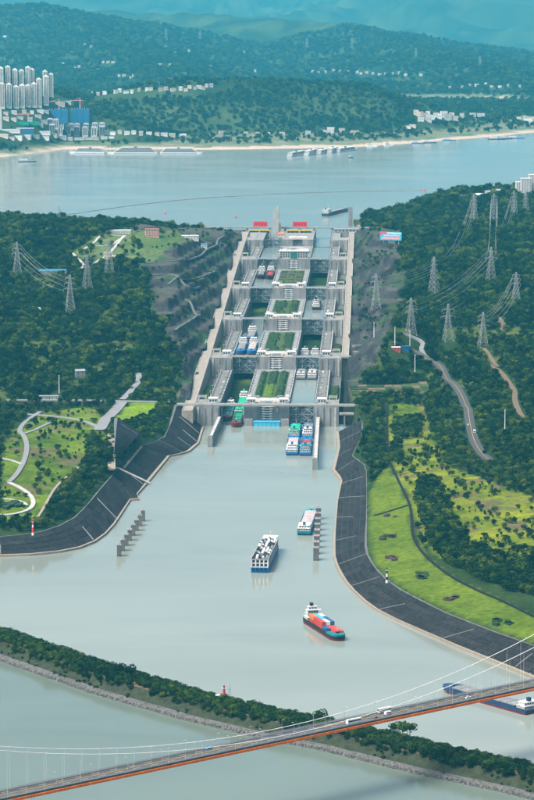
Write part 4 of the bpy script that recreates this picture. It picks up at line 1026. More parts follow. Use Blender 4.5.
def ship(label, a, b, B_, D, hullm, bandm, cargo, name='cargo_ship', cat='ship', housem=None, roofm=None, z=0.0, tiers=3, house=0.17, group=None, bulm=None, forem=None):
    """a = stern, b = bow, points on the water"""
    a = Vector((a[0], a[1], 0)); b = Vector((b[0], b[1], 0)); d = b - a; L_ = d.length; c_ = (a + b) / 2
    housem = housem or M_offw; roofm = roofm or M_white
    r = thing(name, label, cat, (c_.x, c_.y, z), math.atan2(d.y, d.x), group)
    bow = L_ * 0.13
    loft([hull_ring(L_ * 0.97, B_ * 0.96, -2.5, bow, 0), hull_ring(L_, B_, D * 0.42, bow, 0.6)]).build('lower_hull', bandm, r)
    loft([hull_ring(L_ + 0.06, B_ + 0.06, D * 0.42 + 0.004, bow, 0.6), hull_ring(L_ + 0.06, B_ + 0.06, D, bow, 1.6)]).build('hull', hullm, r)
    fo = loft([hull_ring(L_ * 0.2, B_, D + 0.004, bow, 1.6, 1.0), hull_ring(L_ * 0.2, B_, D + 1.6, bow, 2.1, 1.0)]).build('forecastle', forem or bulm or hullm, r, (L_ * 0.4 + 0.02, 0, 0))
    MB().tube((0, -1.2, D + 1.6), (0, 1.2, D + 1.6), 0.7, n=8).build('windlass', M_black, fo, (L_ * 0.02, 0, 0.7))
    rails(r, L_, B_, D + 0.005, bulm or hullm)
    hx0, hx1 = -L_ / 2 + 2, -L_ / 2 + L_ * house
    top = deckhouse(r, hx0, hx1, B_ - 2.2, D + 0.005, tiers, housem, roofm)
    MB().box(hx1 - 5, hx1 - 1, -B_ / 2 + 0.2, B_ / 2 - 0.2, top - 3.0, top - 2.7).build('bridge_wing', housem, r)
    f_ = MB().box(hx0 + 1.5, hx0 + 4.5, -1.5, 1.5, top, top + 2.6).build('funnel', hullm, r)
    MB().box(hx0 + 1.6, hx0 + 4.4, -1.4, 1.4, top + 2.6, top + 3.1).build('funnel_cap', M_black, f_)
    mast(r, hx1 - 3, 0, top, 5.5); mast(r, L_ / 2 - L_ * 0.08, 0, D + 1.6, 6)
    x0, x1 = hx1 + 2, L_ / 2 - L_ * 0.135
    if cargo[0] == 'cover':
        n = cargo[2]
        MB().box(x0, x1, -B_ / 2 + 1.3, B_ / 2 - 1.3, D + 0.006, D + 1.6).build('coaming', M_black if len(cargo) < 4 else cargo[3], r)
        for k in range(n):
            u0, u1 = x0 + (x1 - x0) * k / n + 0.3, x0 + (x1 - x0) * (k + 1) / n - 0.3
            MB().add([(u0, -B_/2+1.5, D+1.6), (u1, -B_/2+1.5, D+1.6), (u1, B_/2-1.5, D+1.6), (u0, B_/2-1.5, D+1.6), (u0, -B_/2+1.7, D+2.4), (u1, -B_/2+1.7, D+2.4), (u1, B_/2-1.7, D+2.4), (u0, B_/2-1.7, D+2.4), (u0, 0, D+3.0), (u1, 0, D+3.0)],
                [(0,1,5,4),(2,3,7,6),(4,5,9,8),(8,9,6,7),(1,2,6,9,5),(3,0,4,8,7)]).build('hatch_cover', cargo[1], r)
    elif cargo[0] == 'hold':
        for (p0, p1, q0, q1) in ((x0, x1, -B_/2+1.2, -B_/2+2), (x0, x1, B_/2-2, B_/2-1.2), (x0, x0+.8, -B_/2+2, B_/2-2), (x1-.8, x1, -B_/2+2, B_/2-2)):
            MB().box(p0, p1, q0, q1, D + 0.006, D + 2).build('coaming', cargo[1], r)
        for k in range(4): MB().box(x0 + (x1-x0)*(k+.5)/4 - 5, x0 + (x1-x0)*(k+.5)/4 + 5, -B_/2+2.6, B_/2-2.6, D + 0.006, D + 0.8 + 0.5 * (k % 2)).build('cargo_heap', cargo[2], r)
    return r, D, (x0, x1)

def P2(p): return (p[0], p[1])
# car carrier
a, b = (-7.6,2956.3,0), (4.7,3086.8,0)
a_, b_ = Vector((a[0], a[1], 0)), Vector((b[0], b[1], 0)); d = b_ - a_; L_ = d.length; c_ = (a_ + b_) / 2; rzc = math.atan2(d.y, d.x)
r = thing('car_carrier', 'blue and white car carrier with gridded stern in mid basin', 'ship', (c_.x, c_.y, 0), rzc)
W = 17.5
loft([hull_ring(L_ * .98, W * .96, -2.5, 14, 0, 1.0), hull_ring(L_, W, 5.2, 14, 1.2, 1.0)]).build('hull', M_blue, r)
MB().box(-L_/2 + 3, L_/2 - 15, -W/2 + .3, W/2 - .3, 5.21, 13.2).build('garage_block', M_offw, r)
for k in range(12):
    x = -L_/2 + 6 + k * (L_ - 24) / 12
    for y in (-W/2 + .18, W/2 - .18): MB().box(x, x + 4.5, y - .13, y + .13, 7, 8.6).build('side_opening', M_black, r)
    for y in (-W/2 + .18, W/2 - .18): MB().box(x, x + 4.5, y - .13, y + .13, 10.2, 11.8).build('side_opening', M_black, r)
for z_ in (2.4, 6.4, 10.0):
    for k in range(4):
        y = -W/2 + 2.6 + k * 4.1
        e = -L_/2 + (0 if z_ < 5 else 3); MB().box(e - .14, e + .1, y - 1.3, y + 1.3, z_, z_ + 2.5).build('stern_opening', M_black, r)
for y in (-W/2 + .4, -4.1, 0, 4.1, W/2 - .4): MB().box(-L_/2 + 2.4, -L_/2 + 2.98, y - .3, y + .3, 5.22, 13.2).build('stern_frame', M_white, r)
MB().box(-L_/2 + 2.5, L_/2 - 14.5, -W/2, W/2, 13.2, 13.6).build('top_deck', M_hatch, r)
for y in (-W/2 + .2, W/2 - .2): MB().box(-L_/2 + 3, L_/2 - 15, y - .12, y + .12, 13.6, 14.7).build('railing', M_white, r)
MB().box(L_/2 - 14.4, L_/2 - 4, -W/2 + 2, W/2 - 2, 5.21, 15).build('bridge_house', M_white, r)
MB().box(L_/2 - 14, L_/2 - 3.4, -W/2 + 1, W/2 - 1, 15, 15.6).build('bridge_roof', M_offw, r)
mast(r, L_/2 - 8, 0, 15.6, 6)
carm = [M_white, M_black, M_ctr_white, mat('car_silver', (0.4, 0.42, 0.44), rough=0.4, metal=0.3), M_navy, M_white, M_black, M_hatch]
def car_mesh(l, w, h):
    mb = MB(); mb.box(-l/2, l/2, -w/2, w/2, 0.35, h * .58)
    mb.prism([(-l*.3, -w*.45), (l*.22, -w*.45), (l*.22, w*.45), (-l*.3, w*.45)], h*.58, h, [(-l*.22, -w*.38, h), (l*.1, -w*.38, h), (l*.1, w*.38, h), (-l*.22, w*.38, h)])
    return mb.mesh('car')
car_me = {}
ca_, sa_ = math.cos(rzc), math.sin(rzc)
for row in range(15):
    for k in range(5):
        if random.random() < 0.12: continue
        lx, ly = -L_/2 + 8 + row * (L_ - 28) / 14, -6.6 + k * 3.3 + random.uniform(-.3, .3)
        m_ = random.choice(carm)
        if m_.name not in car_me: me_ = car_mesh(5.4, 2.4, 2.6); me_.materials.append(m_); car_me[m_.name] = me_
        o = bpy.data.objects.new('carried_car', car_me[m_.name]); C.objects.link(o)
        o.location = (c_.x + lx * ca_ - ly * sa_, c_.y + lx * sa_ + ly * ca_, 13.62); o.rotation_euler = (0, 0, rzc + random.choice((0, math.pi)))
        tag(o, 'small car parked on the top deck of the blue car carrier', 'car', 'cars on the car carrier deck')

ship('teal cargo ship with pinkish grey hatch covers beside the right pillar row', (39.9,3165.4,0), (50.5,3298.8,0), 15.5, 4.6, M_teal, M_navy, ('cover', M_pinkg, 5, M_hatch), roofm=M_white, bulm=M_turq, tiers=2)
r, D, (x0, x1) = ship('small container ship with red and blue containers sailing out of the basin', (40,2720.5,0), (66,2638.6,0), 15, 4.2, M_black, M_maroon, ('none',), roofm=M_offw, bulm=M_black, forem=M_teal, tiers=4, house=0.15)
tag_n = 0
cx, cy, _ = r.location; rzs = r.rotation_euler[2]; Lc = x1 - x0
cme = {}
stack = [(0, 0, 'o'), (0, 1, 's'), (0, 2, 'w'), (1, 0, 'r'), (1, 1, 's'), (1, 2, 'b'), (2, 0, 'r'), (2, 1, 'w'), (2, 2, 'b'), (3, 0, 'b'), (3, 1, 'r'), (3, 2, 'r'), (4, 1, 'r'), (4, 2, 'r')]
CM = {'o': (M_ctr_orange, 'orange'), 's': (M_ctr_sky, 'sky blue'), 'w': (M_ctr_white, 'white'), 'r': (M_ctr_red, 'red'), 'b': (M_ctr_blue, 'dark blue')}
def cont_mesh():
    mb = MB(); mb.box(-6, 6, -1.9, 1.9, 0, 3.4)
    for k in range(11):
        for y in (-1.96, 1.96): mb.box(-5.6 + k * 1.05, -5.1 + k * 1.05, min(y, y * .97), max(y, y * .97), 0.3, 3.1)
    return mb.mesh('container')
for (i, j, c0) in stack:
    for tier in range(2 if i < 3 else 1):
        m_, cn = CM[c0 if tier or i > 2 else random.choice('rbr')]
        if m_.name not in cme: me_ = cont_mesh(); me_.materials.append(m_); cme[m_.name] = me_
        lx, ly = x0 + 7 + i * 12.6, (j - 1) * 4.1
        o = bpy.data.objects.new('container', cme[m_.name]); C.objects.link(o)
        o.location = (cx + lx * math.cos(rzs) - ly * math.sin(rzs), cy + lx * math.sin(rzs) + ly * math.cos(rzs), D + 0.02 + tier * 3.45); o.rotation_euler = (0, 0, rzs)
        tag(o, f'{cn} shipping container stacked on the small container ship', 'container', f'{cn} containers on the container ship')
# four ships waiting at the right channel
ship('waiting ship with bright green tarpaulin, rear left of the four by the lock', (35.4,3864.4,0), (39.7,3967.4,0), 15.5, 4.5, M_blue, M_navy, ('cover', M_greenb, 4), tiers=3, roofm=M_greenb)
ship('waiting white-decked ship, rear right of the four by the lock', (53.1,3864.4,0), (56.5,3969.2,0), 15, 4.5, M_blue, M_navy, ('cover', M_hatch, 4), tiers=3)
ship('waiting ship with pinkish cover, front left of the four by the lock', (31.6,3724.3,0), (35.2,3846.9,0), 16, 4.5, M_blue, M_navy, ('cover', M_pinkg, 4), tiers=3, housem=M_ctr_white)
ship('waiting ship with mixed teal and red deck, front right of the four by the lock', (48.3,3720.2,0), (52.2,3846.9,0), 15.5, 4.5, M_blue, M_maroon, ('hold', M_teal, M_ctr_red), tiers=3, roofm=M_turq)
# ships in the left channel
ship('red-hulled ship with dark green deck leaving the open lower left gate', lw(-41, 95), lw(-41, -28), 14, 5, M_maroon, M_maroon, ('hold', M_green, M_green), tiers=2, roofm=M_greenb)
ship('dark ship with green deck beside the red-hulled one in the lower left chamber', lw(-55.5, 150), lw(-55.5, 30), 13, 5, M_maroon, M_black, ('hold', M_green, M_teal), tiers=3)
ship('green-decked ship at the rear of the lower left chamber', lw(-41, 240), lw(-41, 125), 14, 5, M_green, M_maroon, ('cover', M_greenb, 4), tiers=3)
ship('grey covered ship with red bow, left of the pair in the second left chamber', lw(-55, 545), lw(-55, 432), 14, 5, M_blue, M_maroon, ('cover', M_hatch, 4), tiers=3, z=DECK_Z[1] - 3)
ship('grey covered ship with red bow, right of the pair in the second left chamber', lw(-39, 545), lw(-39, 430), 14, 5, M_blue, M_maroon, ('cover', M_pinkg, 4), tiers=3, z=DECK_Z[1] - 3)
ship('dark ship with white house in the third left chamber under the footbridge', lw(-47, 700), lw(-47, 590), 15, 5, M_navy, M_maroon, ('cover', M_hatch, 4), tiers=3, z=DECK_Z[1] - 3)
ship('white and red ship, left of the pair in the fourth left chamber', lw(-55, 1330), lw(-55, 1225), 14, 5, M_black, M_maroon, ('cover', M_hatch, 4), tiers=3, z=DECK_Z[3] - 3)
ship('dark maroon ship, right of the pair in the fourth left chamber', lw(-39, 1335), lw(-39, 1215), 14, 5, M_black, M_maroon, ('hold', M_maroon, M_ctr_red), tiers=3, z=DECK_Z[3] - 3)
# ships in the right channel
ship('blue-bowed ship, left of the pair deep in the second right chamber', lw(39, 560), lw(39, 452), 14, 5, M_blue, M_navy, ('cover', M_hatch, 4), tiers=3, z=24)
ship('blue-bowed ship, right of the pair deep in the second right chamber', lw(55, 560), lw(55, 455), 14, 5, M_blue, M_navy, ('cover', M_hatch, 4), tiers=3, z=24)
ship('flat grey barge, left of the pair under the second gate footbridge', lw(39, 290), lw(39, 372), 14, 4, M_hatch, M_black, ('cover', M_hatch, 4), tiers=2, z=24, name='barge', cat='barge')
ship('flat grey barge, right of the pair under the second gate footbridge', lw(55, 290), lw(55, 372), 14, 4, M_hatch, M_black, ('cover', M_pinkg, 4), tiers=2, z=24, name='barge', cat='barge')
ship('dark work ship with lattice masts in the third right chamber', lw(50, 890), lw(50, 985), 14, 5, M_black, M_maroon, ('hold', M_black, M_maroon), tiers=4, z=DECK_Z[2] - 3)
# barge passing under the suspension bridge, ship on the reservoir
ship('long dark barge with grey hatch covers passing behind the bridge', (216.1,2364.1,0), (151.3,2448.1,0), 17, 3.7, M_navy, M_maroon, ('cover', M_hatch, 8, M_navy), tiers=2, house=0.11, name='barge', cat='barge')
ship('lone low barge sailing on the reservoir above the lock', (125.7,6451.3,99), (175.1,6599.4,99), 17, 5, M_navy, M_navy, ('cover', M_hatch, 5), tiers=3, z=RES, name='barge', cat='barge')

# cruise ships and boats moored at the far shore
def cruise(label, a, b, W_, tiers):
    a = Vector((a[0], a[1], 0)); b = Vector((b[0], b[1], 0)); d = b - a; L_ = d.length; c_ = (a + b) / 2
    r = thing('cruise_ship', label, 'cruise ship', (c_.x, c_.y, RES), math.atan2(d.y, d.x), 'cruise ships at the far shore')
    loft([hull_ring(L_ * .97, W_, -2, L_ * .14, 0), hull_ring(L_, W_, 4, L_ * .14, 2)]).build('hull', M_white, r)
    MB().box(-L_ * .47, L_ * .36, -W_ / 2 - .05, W_ / 2 + .05, 0.2, 1.2).build('stripe', M_blue, r)
    z_ = 4
    for k in range(tiers):
        x0, x1 = -L_ * .46 + k * 3, L_ * (.36 - .035 * k)
        t = MB().box(x0, x1, -W_ / 2 + .6, W_ / 2 - .6, z_, z_ + 2.5).build('deck', M_offw, r)
        [MB().box(x0 + 2, x1 - 2, sy_ * (W_ / 2 - .54) - .06, sy_ * (W_ / 2 - .54) + .06, z_ + .6, z_ + 2.1).build('window_band', M_glass, t) for sy_ in (-1, 1)]
        MB().box(x0 - 1, x1 + 1, -W_ / 2, W_ / 2, z_ + 2.5, z_ + 2.8).build('deck_edge', M_offw, t)
        z_ += 2.8
    MB().box(-L_ * .1, -L_ * .04, -2, 2, z_, z_ + 3).build('funnel', M_navy, r)
    mast(r, L_ * .28, 0, z_, 6)
cruise('white cruise ship at the far left quay with dark bow', (-486,8958,99), (-592.9,8985.9,99), 17, 4)
cruise('longest white cruise ship in the middle of the left quay', (-330,8958,99), (-480,8958,99), 18, 5)
cruise('white cruise ship at the right end of the left quay', (-321,8958,99), (-192,8958,99), 18, 4)
PS = [[(64.6,8767.8),(116.6,8930.4)], [(115.2,8821.3),(153.5,8985.9)], [(152.1,8902.8),(188,9053.4)], [(186,8958),(216.3,9099)], [(211.3,9013.9),(272.9,9156.7)]]
for k, (a, b) in enumerate(PS): cruise(f'{["leftmost", "second", "third", "fourth", "rightmost"][k]} white passenger ship of the moored group right of centre', a, b, 16, 3 + k % 2)
def small_boat(label, p, L_, rz, hm):
    r = thing('work_boat', label, 'boat', (p[0], p[1], RES), rz, 'small boats on the reservoir')
    loft([hull_ring(L_ * .96, L_ * .24, -1, L_ * .2, 0), hull_ring(L_, L_ * .25, 2.6, L_ * .2, 1)]).build('hull', hm, r)
    deckhouse(r, -L_ * .4, L_ * .05, L_ * .18, 2.6, 2, M_offw, M_white, th=2.5, win=False); mast(r, 0, 0, 7, 4)
BT = [(-684.2,8509.5),(329.2,9364.3),(385,9425.3),(482.7,9549.8),(522.8,9581.4),(593.5,9742.8),(755.1,9808.8),(787.3,9842.2),(823,9875.8),(245.2,8714.9)]
BL = ['dark boat by the far left point', 'first small boat right of the white passenger ships', 'second small boat right of the white passenger ships', 'leftmost of three boats below the white apartment rows', 'middle of three boats below the white apartment rows', 'rightmost of three boats below the white apartment rows', 'long boat by the sandy shore at far right', 'middle boat by the sandy shore at far right', 'last boat by the sandy shore at far right', 'tiny boat out on the reservoir']
for k, p in enumerate(BT): small_boat(BL[k], p, (52, 40, 34, 42, 42, 46, 60, 50, 60, 16)[k], (0.1, 0, .3, 0, 0, .1, 0, .2, 0, .3)[k], (M_navy, M_white, M_white, M_blue, M_navy, M_blue, M_navy, M_navy, M_blue, M_navy)[k])
# floating boom across the reservoir with red buoy boats
bl = resample(smooth([(-621.4,6227.5),(-564.7,6295.8),(-448.5,6451.3),(-311.4,6770.3),(-180.5,6984),(-64.2,7087.1),(153,7236.8),(386.1,7284.4)], 2), 90)
r = thing('floating_boom', 'long floating boom line curving across the reservoir', 'boom', (bl[0][0], bl[0][1], RES))
for k in range(89):
    p, q = bl[k] - bl[0], bl[k + 1] - bl[0]
    MB().bar2((p[0], p[1], 0.9), (p[0] + (q[0] - p[0]) * .9, p[1] + (q[1] - p[1]) * .9, 0.9), 3, 1.4).build('float', M_hatch, r)
for k, p in enumerate([(-223.4,6521.5),(-67.8,6405.3),(385.5,7273.3)]):
    r = thing('buoy', ['red buoy in front of the boom near the left of the reservoir', 'red buoy nearest to the crest bridge', 'red buoy at the right end of the boom'][k], 'buoy', (p[0], p[1], RES), 0, 'red buoys on the reservoir')
    MB().cone((0, 0, -.5), 3.2, 3.2, 1.8, 12).build('float', M_redp, r)
    MB().cone((0, 0, 1.3), 1.1, .4, 4, 8).build('tower', M_redp, r); MB().cone((0, 0, 5.3), .7, .7, 1, 8).build('lamp', M_offw, r)

# ------------------------------------------------------------------ suspension bridge in the foreground
BM = (12.0, 2077.0); BD = (0.764, 0.645); BRZ = math.atan2(BD[1], BD[0]); BZ = 55.0; BW = 18.0
br = thing('suspension_bridge', 'suspension bridge with orange girder and white cables across the foreground', 'bridge', (BM[0], BM[1], 0), BRZ)
SEG = 15.0
def shared(name, mb, m):
    me_ = mb.mesh(name); me_.materials.append(m); return me_
seg_me = shared('deck_segment', MB().box(-SEG/2 + .06, SEG/2 - .06, -BW/2, BW/2, -1.2, 0), M_asph)
keel_me = shared('girder_segment', MB().prism([(-SEG/2 + .1, -BW/2 - .9), (SEG/2 - .1, -BW/2 - .9), (SEG/2 - .1, BW/2 + .9), (-SEG/2 + .1, BW/2 + .9)], -3.0, -1.22, None).box(-SEG/2 + .1, SEG/2 - .1, -7, 7, -3.6, -3.02), M_orange)
mb = MB()
for k in range(6):
    for y in (-BW/2 - 1.05, BW/2 + 1.05): mb.box(-SEG/2 + 1 + k * 2.5, -SEG/2 + 1.35 + k * 2.5, y - .14, y + .14, -2.9, -1.3)
stiff_me = shared('stiffener', mb, mat('girder_orange_dark', (0.40, 0.09, 0.015)))
mb = MB()
for y in (-BW/2 + .2, -BW/2 + 2.6, BW/2 - 2.6, BW/2 - .2):
    mb.box(-SEG/2, SEG/2, y - .07, y + .07, 1.0, 1.16); mb.box(-SEG/2, SEG/2, y - .05, y + .05, .5, .6)
    for k in range(5): mb.box(-SEG/2 + 1.5 + 3 * k, -SEG/2 + 1.65 + 3 * k, y - .06, y + .06, 0, 1.0)
rail_me = shared('railing', mb, M_steel)
walk_me = shared('walkway', MB().box(-SEG/2, SEG/2, -BW/2 + .1, -BW/2 + 2.5, .01, .22).box(-SEG/2, SEG/2, BW/2 - 2.5, BW/2 - .1, .01, .22), M_conc_d)
line_me = shared('lane_line', MB().box(-SEG/2, SEG/2, -.3, -.1, .004, .02).box(-SEG/2, SEG/2, .1, .3, .004, .02), M_yellow)
dash_me = shared('lane_dash', MB().box(-3, 3, -3.85, -3.65, .004, .02).box(-3, 3, 3.65, 3.85, .004, .02), M_white)
for k in range(-34, 35):
    x = k * SEG
    for nm, me_ in (('deck_segment', seg_me), ('girder_segment', keel_me), ('stiffener', stiff_me), ('railing', rail_me), ('walkway', walk_me), ('lane_line', line_me), ('lane_dash', dash_me)):
        o = link_mesh(nm, me_, None, br, (x, 0, BZ))
        if nm in ('stiffener', 'railing'): o['kind'] = 'stuff'
def cab_z(x): return BZ + 3.0 + 4.7e-4 * x * x
for y in (-BW/2 - .2, BW/2 + .2):
    mb = MB(); st = 15.0; n = 60
    pts = [(-450 + 15 * k, y, cab_z(-450 + 15 * k)) for k in range(61)]
    for p, q in zip(pts, pts[1:]): mb.tube(p, q, .24, n=8)
    mb.build('main_cable', M_white, br)
    for k in range(-28, 29):
        x = k * 15.0 + 7.5
        MB().tube((x, y, BZ), (x, y, cab_z(x)), .055, n=5).build('hanger', M_white, br)
for sx in (-1, 1):
    for y in (-1, 1): MB().prism([(-3, -2.5), (3, -2.5), (3, 2.5), (-3, 2.5)], -10, 158, [(-2.2, -2, 158), (2.2, -2, 158), (2.2, 2, 158), (-2.2, 2, 158)]).build('tower_leg', M_conc, br, (sx * 450, y * (BW/2 + 3), 0))
    for z_ in (44, 105, 150): MB().box(-2, 2, -BW/2 - 2, BW/2 + 2, z_, z_ + 6).build('tower_beam', M_conc, br, (sx * 450, 0, 0))
def on_bridge(x, y, z=0): return (BM[0] + x * BD[0] - y * BD[1], BM[1] + x * BD[1] + y * BD[0], BZ + .03 + z)
lamp_me = shared('pole', MB().tube((0, 0, 0), (0, 0, 9.5), .13, .08, 6).tube((0, 0, 9.4), (1.8, 0, 9.9), .07, n=5), M_steel)
head_me = shared('lamp_head', MB().box(1.5, 2.5, -.18, .18, 9.82, 10.0), M_offw)
kk = 0
for k in range(-7, 9):
    for sy in (-1, 1):
        o = thing('street_lamp', f'{"near" if sy < 0 else "far"} side lamp post on the suspension bridge deck', 'lamp', on_bridge(k * 30 + 4, sy * (BW/2 - 2.2)), BRZ - sy * math.pi / 2, f'lamp posts on the {"near" if sy < 0 else "far"} bridge edge')
        link_mesh('pole', lamp_me, None, o); link_mesh('lamp_head', head_me, None, o)
# vehicles
tyre_me = shared('wheel', MB().tube((0, -.14, 0), (0, .14, 0), .36, n=10), M_black)
def car(label, p, rz, m, l=4.7, w=1.9, h=1.5, bus=False, cat='car', group=None):
    r = thing('bus' if bus else 'car', label, cat, p, rz, group)
    if bus:
        MB().box(-l/2, l/2, -w/2, w/2, .4, h).build('body', m, r)
        for sy in (-1, 1): MB().box(-l/2 + .5, l/2 - .5, sy * w/2 - .03, sy * w/2 + .03, h * .5, h * .82).build('window_band', M_glass, r)
        MB().box(l/2 - .02, l/2 + .04, -w/2 + .15, w/2 - .15, h * .4, h * .85).build('windscreen', M_glass, r)
        MB().box(-l * .2, l * .15, -.8, .8, h, h + .3).build('roof_unit', M_offw, r)
    else:
        MB().prism([(-l/2, -w/2), (l/2, -w/2), (l/2, w/2), (-l/2, w/2)], .32, .9, [(-l*.48, -w*.47, .92), (l*.48, -w*.47, .84), (l*.48, w*.47, .84), (-l*.48, w*.47, .92)]).build('body', m, r)
        MB().prism([(-l*.4, -w*.44), (l*.2, -w*.44), (l*.2, w*.44), (-l*.4, w*.44)], .9, h - .05, [(-l*.28, -w*.36, h - .05), (l*.06, -w*.36, h - .05), (l*.06, w*.36, h - .05), (-l*.28, w*.36, h - .05)]).build('windows', M_glass, r)
        MB().box(-l*.27, l*.05, -w*.35, w*.35, h - .05, h + .02).build('roof', m, r)
    for fx in (-.3, .32):
        for sy in (-1, 1): link_mesh('wheel', tyre_me, None, r, (l * fx, sy * (w/2 - .12), .36))
for lab, x, y, d_, m, l, w, h, bus in (('long white coach on the bridge right of centre', 62, -5.5, 0, M_white, 13, 2.6, 3.4, True), ('white van behind the coaches on the bridge', 99, -2, 0, M_white, 5.5, 2.1, 2.3, True),
        ('pale blue and white coach, farther of the two coaches', 102, 5, math.pi, M_ctr_white, 12, 2.6, 3.4, True), ('white car alone on the right end of the bridge', 180, -3, 0, M_white, 4.8, 1.9, 1.5, False),
        ('small maroon car between the coaches on the bridge', 84, -6, 0, M_maroon, 4.8, 1.9, 1.5, False), ('small pale blue car on the left part of the bridge', -65, 5, math.pi, M_ctr_sky, 4.8, 1.9, 1.5, False)):
    car(lab, on_bridge(x, y), BRZ + d_, m, l, w, h, bus, 'coach' if l > 9 else ('van' if bus else 'car'))
def road_pt(px_i, off):
    i = int(px_i * (len(rl) - 1)); dx, dy = rl[i + 1] - rl[i]; n_ = math.hypot(dx, dy)
    return (rl[i][0] - dy / n_ * off, rl[i][1] + dx / n_ * off, float(rz_[i]) + .05), math.atan2(dy, dx)
for lab, f_, off, m, l, w, h, bus in (('white lorry on the curved right-hand road', .80, 3, M_white, 9, 2.6, 3.3, True), ('small white car uphill of the lorry on the right-hand road', .74, -3, M_white, 4.8, 1.9, 1.6, False), ('blue car on the upper bend of the right-hand road', .60, 3, M_blue, 4.8, 1.9, 1.6, False)):
    p, a_ = road_pt(f_, off); car(lab, p, a_, m, l, w, h, bus, 'lorry' if l > 8 else 'car')

# ------------------------------------------------------------------ pylons and wires
def pylon_mesh(arms):
    def w(z): return 0.105 * (1 - z) ** 1.25 + 0.018
    mb = MB(); zs = [0, .16, .3, .42, .53, .62, .7, .78, .85, .92, 1.0]; th = .004
    for a, b in zip(zs, zs[1:]):
        A = [(sx * w(a), sy * w(a), a) for sx, sy in ((-1,-1),(1,-1),(1,1),(-1,1))]; B_ = [(sx * w(b), sy * w(b), b) for sx, sy in ((-1,-1),(1,-1),(1,1),(-1,1))]
        for k in range(4):
            mb.bar(A[k], B_[k], th * 1.4); mb.bar(A[k], B_[(k + 1) % 4], th); mb.bar(A[(k + 1) % 4], B_[k], th); mb.bar(B_[k], B_[(k + 1) % 4], th)
    body = mb.mesh('lattice_body'); body.materials.append(M_steel)
    am = []
    for z_, ln in arms:
        mb = MB()
        for s_ in (-1, 1):
            for sy in (-1, 1):
                mb.bar((s_ * w(z_), sy * w(z_), z_), (s_ * ln, 0, z_ + .012), th); mb.bar((s_ * w(z_), sy * w(z_), z_ + .045), (s_ * ln, 0, z_ + .012), th)
            mb.bar((s_ * ln, 0, z_ + .012), (s_ * ln, 0, z_ - .045), .008)
        mb.bar((-ln, 0, z_ + .012), (ln, 0, z_ + .012), th)
        me_ = mb.mesh('cross_arm'); me_.materials.append(M_steel); am.append(me_)
    return body, am
PY = pylon_mesh([(.62, .17), (.77, .15), (.9, .12)])
PYO = pylon_mesh([(.66, .2), (.84, .17)])
PYT = {}
def pylon(key, lab, p, hp, rz, proto=PY, orange=False, grp='power pylons'):
    h = hp * p[1] / 2980 * 1.03; z_ = hgt(p[0], p[1]) - 1
    r = thing('power_pylon', lab, 'pylon', (p[0], p[1], z_), rz, grp); r.scale = (h, h, h)
    link_mesh('lattice_body', proto[0], None, r)
    for a in proto[1]:
        o = link_mesh('cross_arm', a, None, r)
    PYT[key] = (p, z_, h, rz)
PP = [(-302.9,4558.3),(-290.3,4786.5),(-262.3,4930.4),(-413.7,4914.5),(270,4797.1),(367.6,4872.4),(172.2,4682.8),(213.9,4399.5),(269,4399.2),(308.4,4225.9),(390.9,4655.1),(407,5852.4),(445.7,5843.8),(493.5,5947.6),(524.4,6028.8),(-385,5509.5)]
PN = ['pylon standing lowest on the left wooded hill', 'thick pylon in the middle of the left hill', 'pylon beside the cream block on the left hill', 'dim pylon near the left edge of the picture', 'pylon alone in the middle of the right hill', 'pylon with orange-tipped arms on the right hill', 'pylon next to the dark cutting right of the lock', 'leftmost pylon of the three in a row above the right road', 'middle pylon of the three in a row above the right road', 'rightmost pylon of the three in a row above the right road', 'dim pylon by the right edge half way up the hill', 'leftmost of the pylons on the right skyline ridge', 'second of the pylons on the right skyline ridge', 'third of the pylons on the right skyline ridge', 'rightmost pylon on the right skyline ridge', 'pylon tip showing over the left ridge']
PH = [37, 32, 33, 30, 35, 32, 36, 37, 37, 35, 30, 29, 28, 28, 24, 16]
for k in range(16): pylon(k, PN[k], PP[k], PH[k], (.3, .5, .4, .3, .9, .4, .2, .4, .3, .3, .3, .8, .7, .7, .7, .2)[k], PYO if k in (5, 8) else PY)
FPP = [(-594.9,17677.3),(-404,18097.5),(239.9,17988.7),(503.2,17759.2),(795.8,16014.5),(1056.9,14873.4),(-512.1,9156.7)]
FPN = ['far pylon on the left of the hazy ridge', 'second far pylon on the hazy ridge', 'far pylon above the wooded hill crest', 'far pylon right of the wooded hill crest', 'far pylon on the descending right ridge', 'far pylon at the right end of the descending ridge']
for k in range(6): pylon(100 + k, FPN[k], FPP[k], 12, .4, grp='far pylons on the hazy ridges')
def wire(a, b, lab):
    (p, z0, h0, r0), (q, z1, h1, r1) = PYT[a], PYT[b]
    r = thing('power_line', lab, 'power line', (p[0], p[1], z0))
    for s_ in (-1, 1):
        for f_, ln in ((.6, .17), (.75, .15), (.88, .12)):
            A = Vector((p[0] + s_ * ln * h0 * math.cos(r0), p[1] + s_ * ln * h0 * math.sin(r0), z0 + f_ * h0)); B_ = Vector((q[0] + s_ * ln * h1 * math.cos(r1), q[1] + s_ * ln * h1 * math.sin(r1), z1 + f_ * h1))
            sag = (B_ - A).length * .03; mb = MB(); n = 14; last = None
            for k in range(n + 1):
                t = k / n; c_ = A.lerp(B_, t) - Vector((p[0], p[1], z0 + 4 * sag * t * (1 - t)))
                if last is not None: mb.tube(last, c_, .14, n=3)
                last = c_
            mb.build('wire', M_steel, r)
wire(6, 4, 'power line from the cutting pylon to the lone right hill pylon'); wire(4, 11, 'power line from the lone right hill pylon to the ridge')
wire(7, 5, 'power line climbing to the orange-armed pylon'); wire(5, 12, 'power line from the orange-armed pylon to the ridge'); wire(8, 13, 'power line from the middle of the three pylons to the ridge')
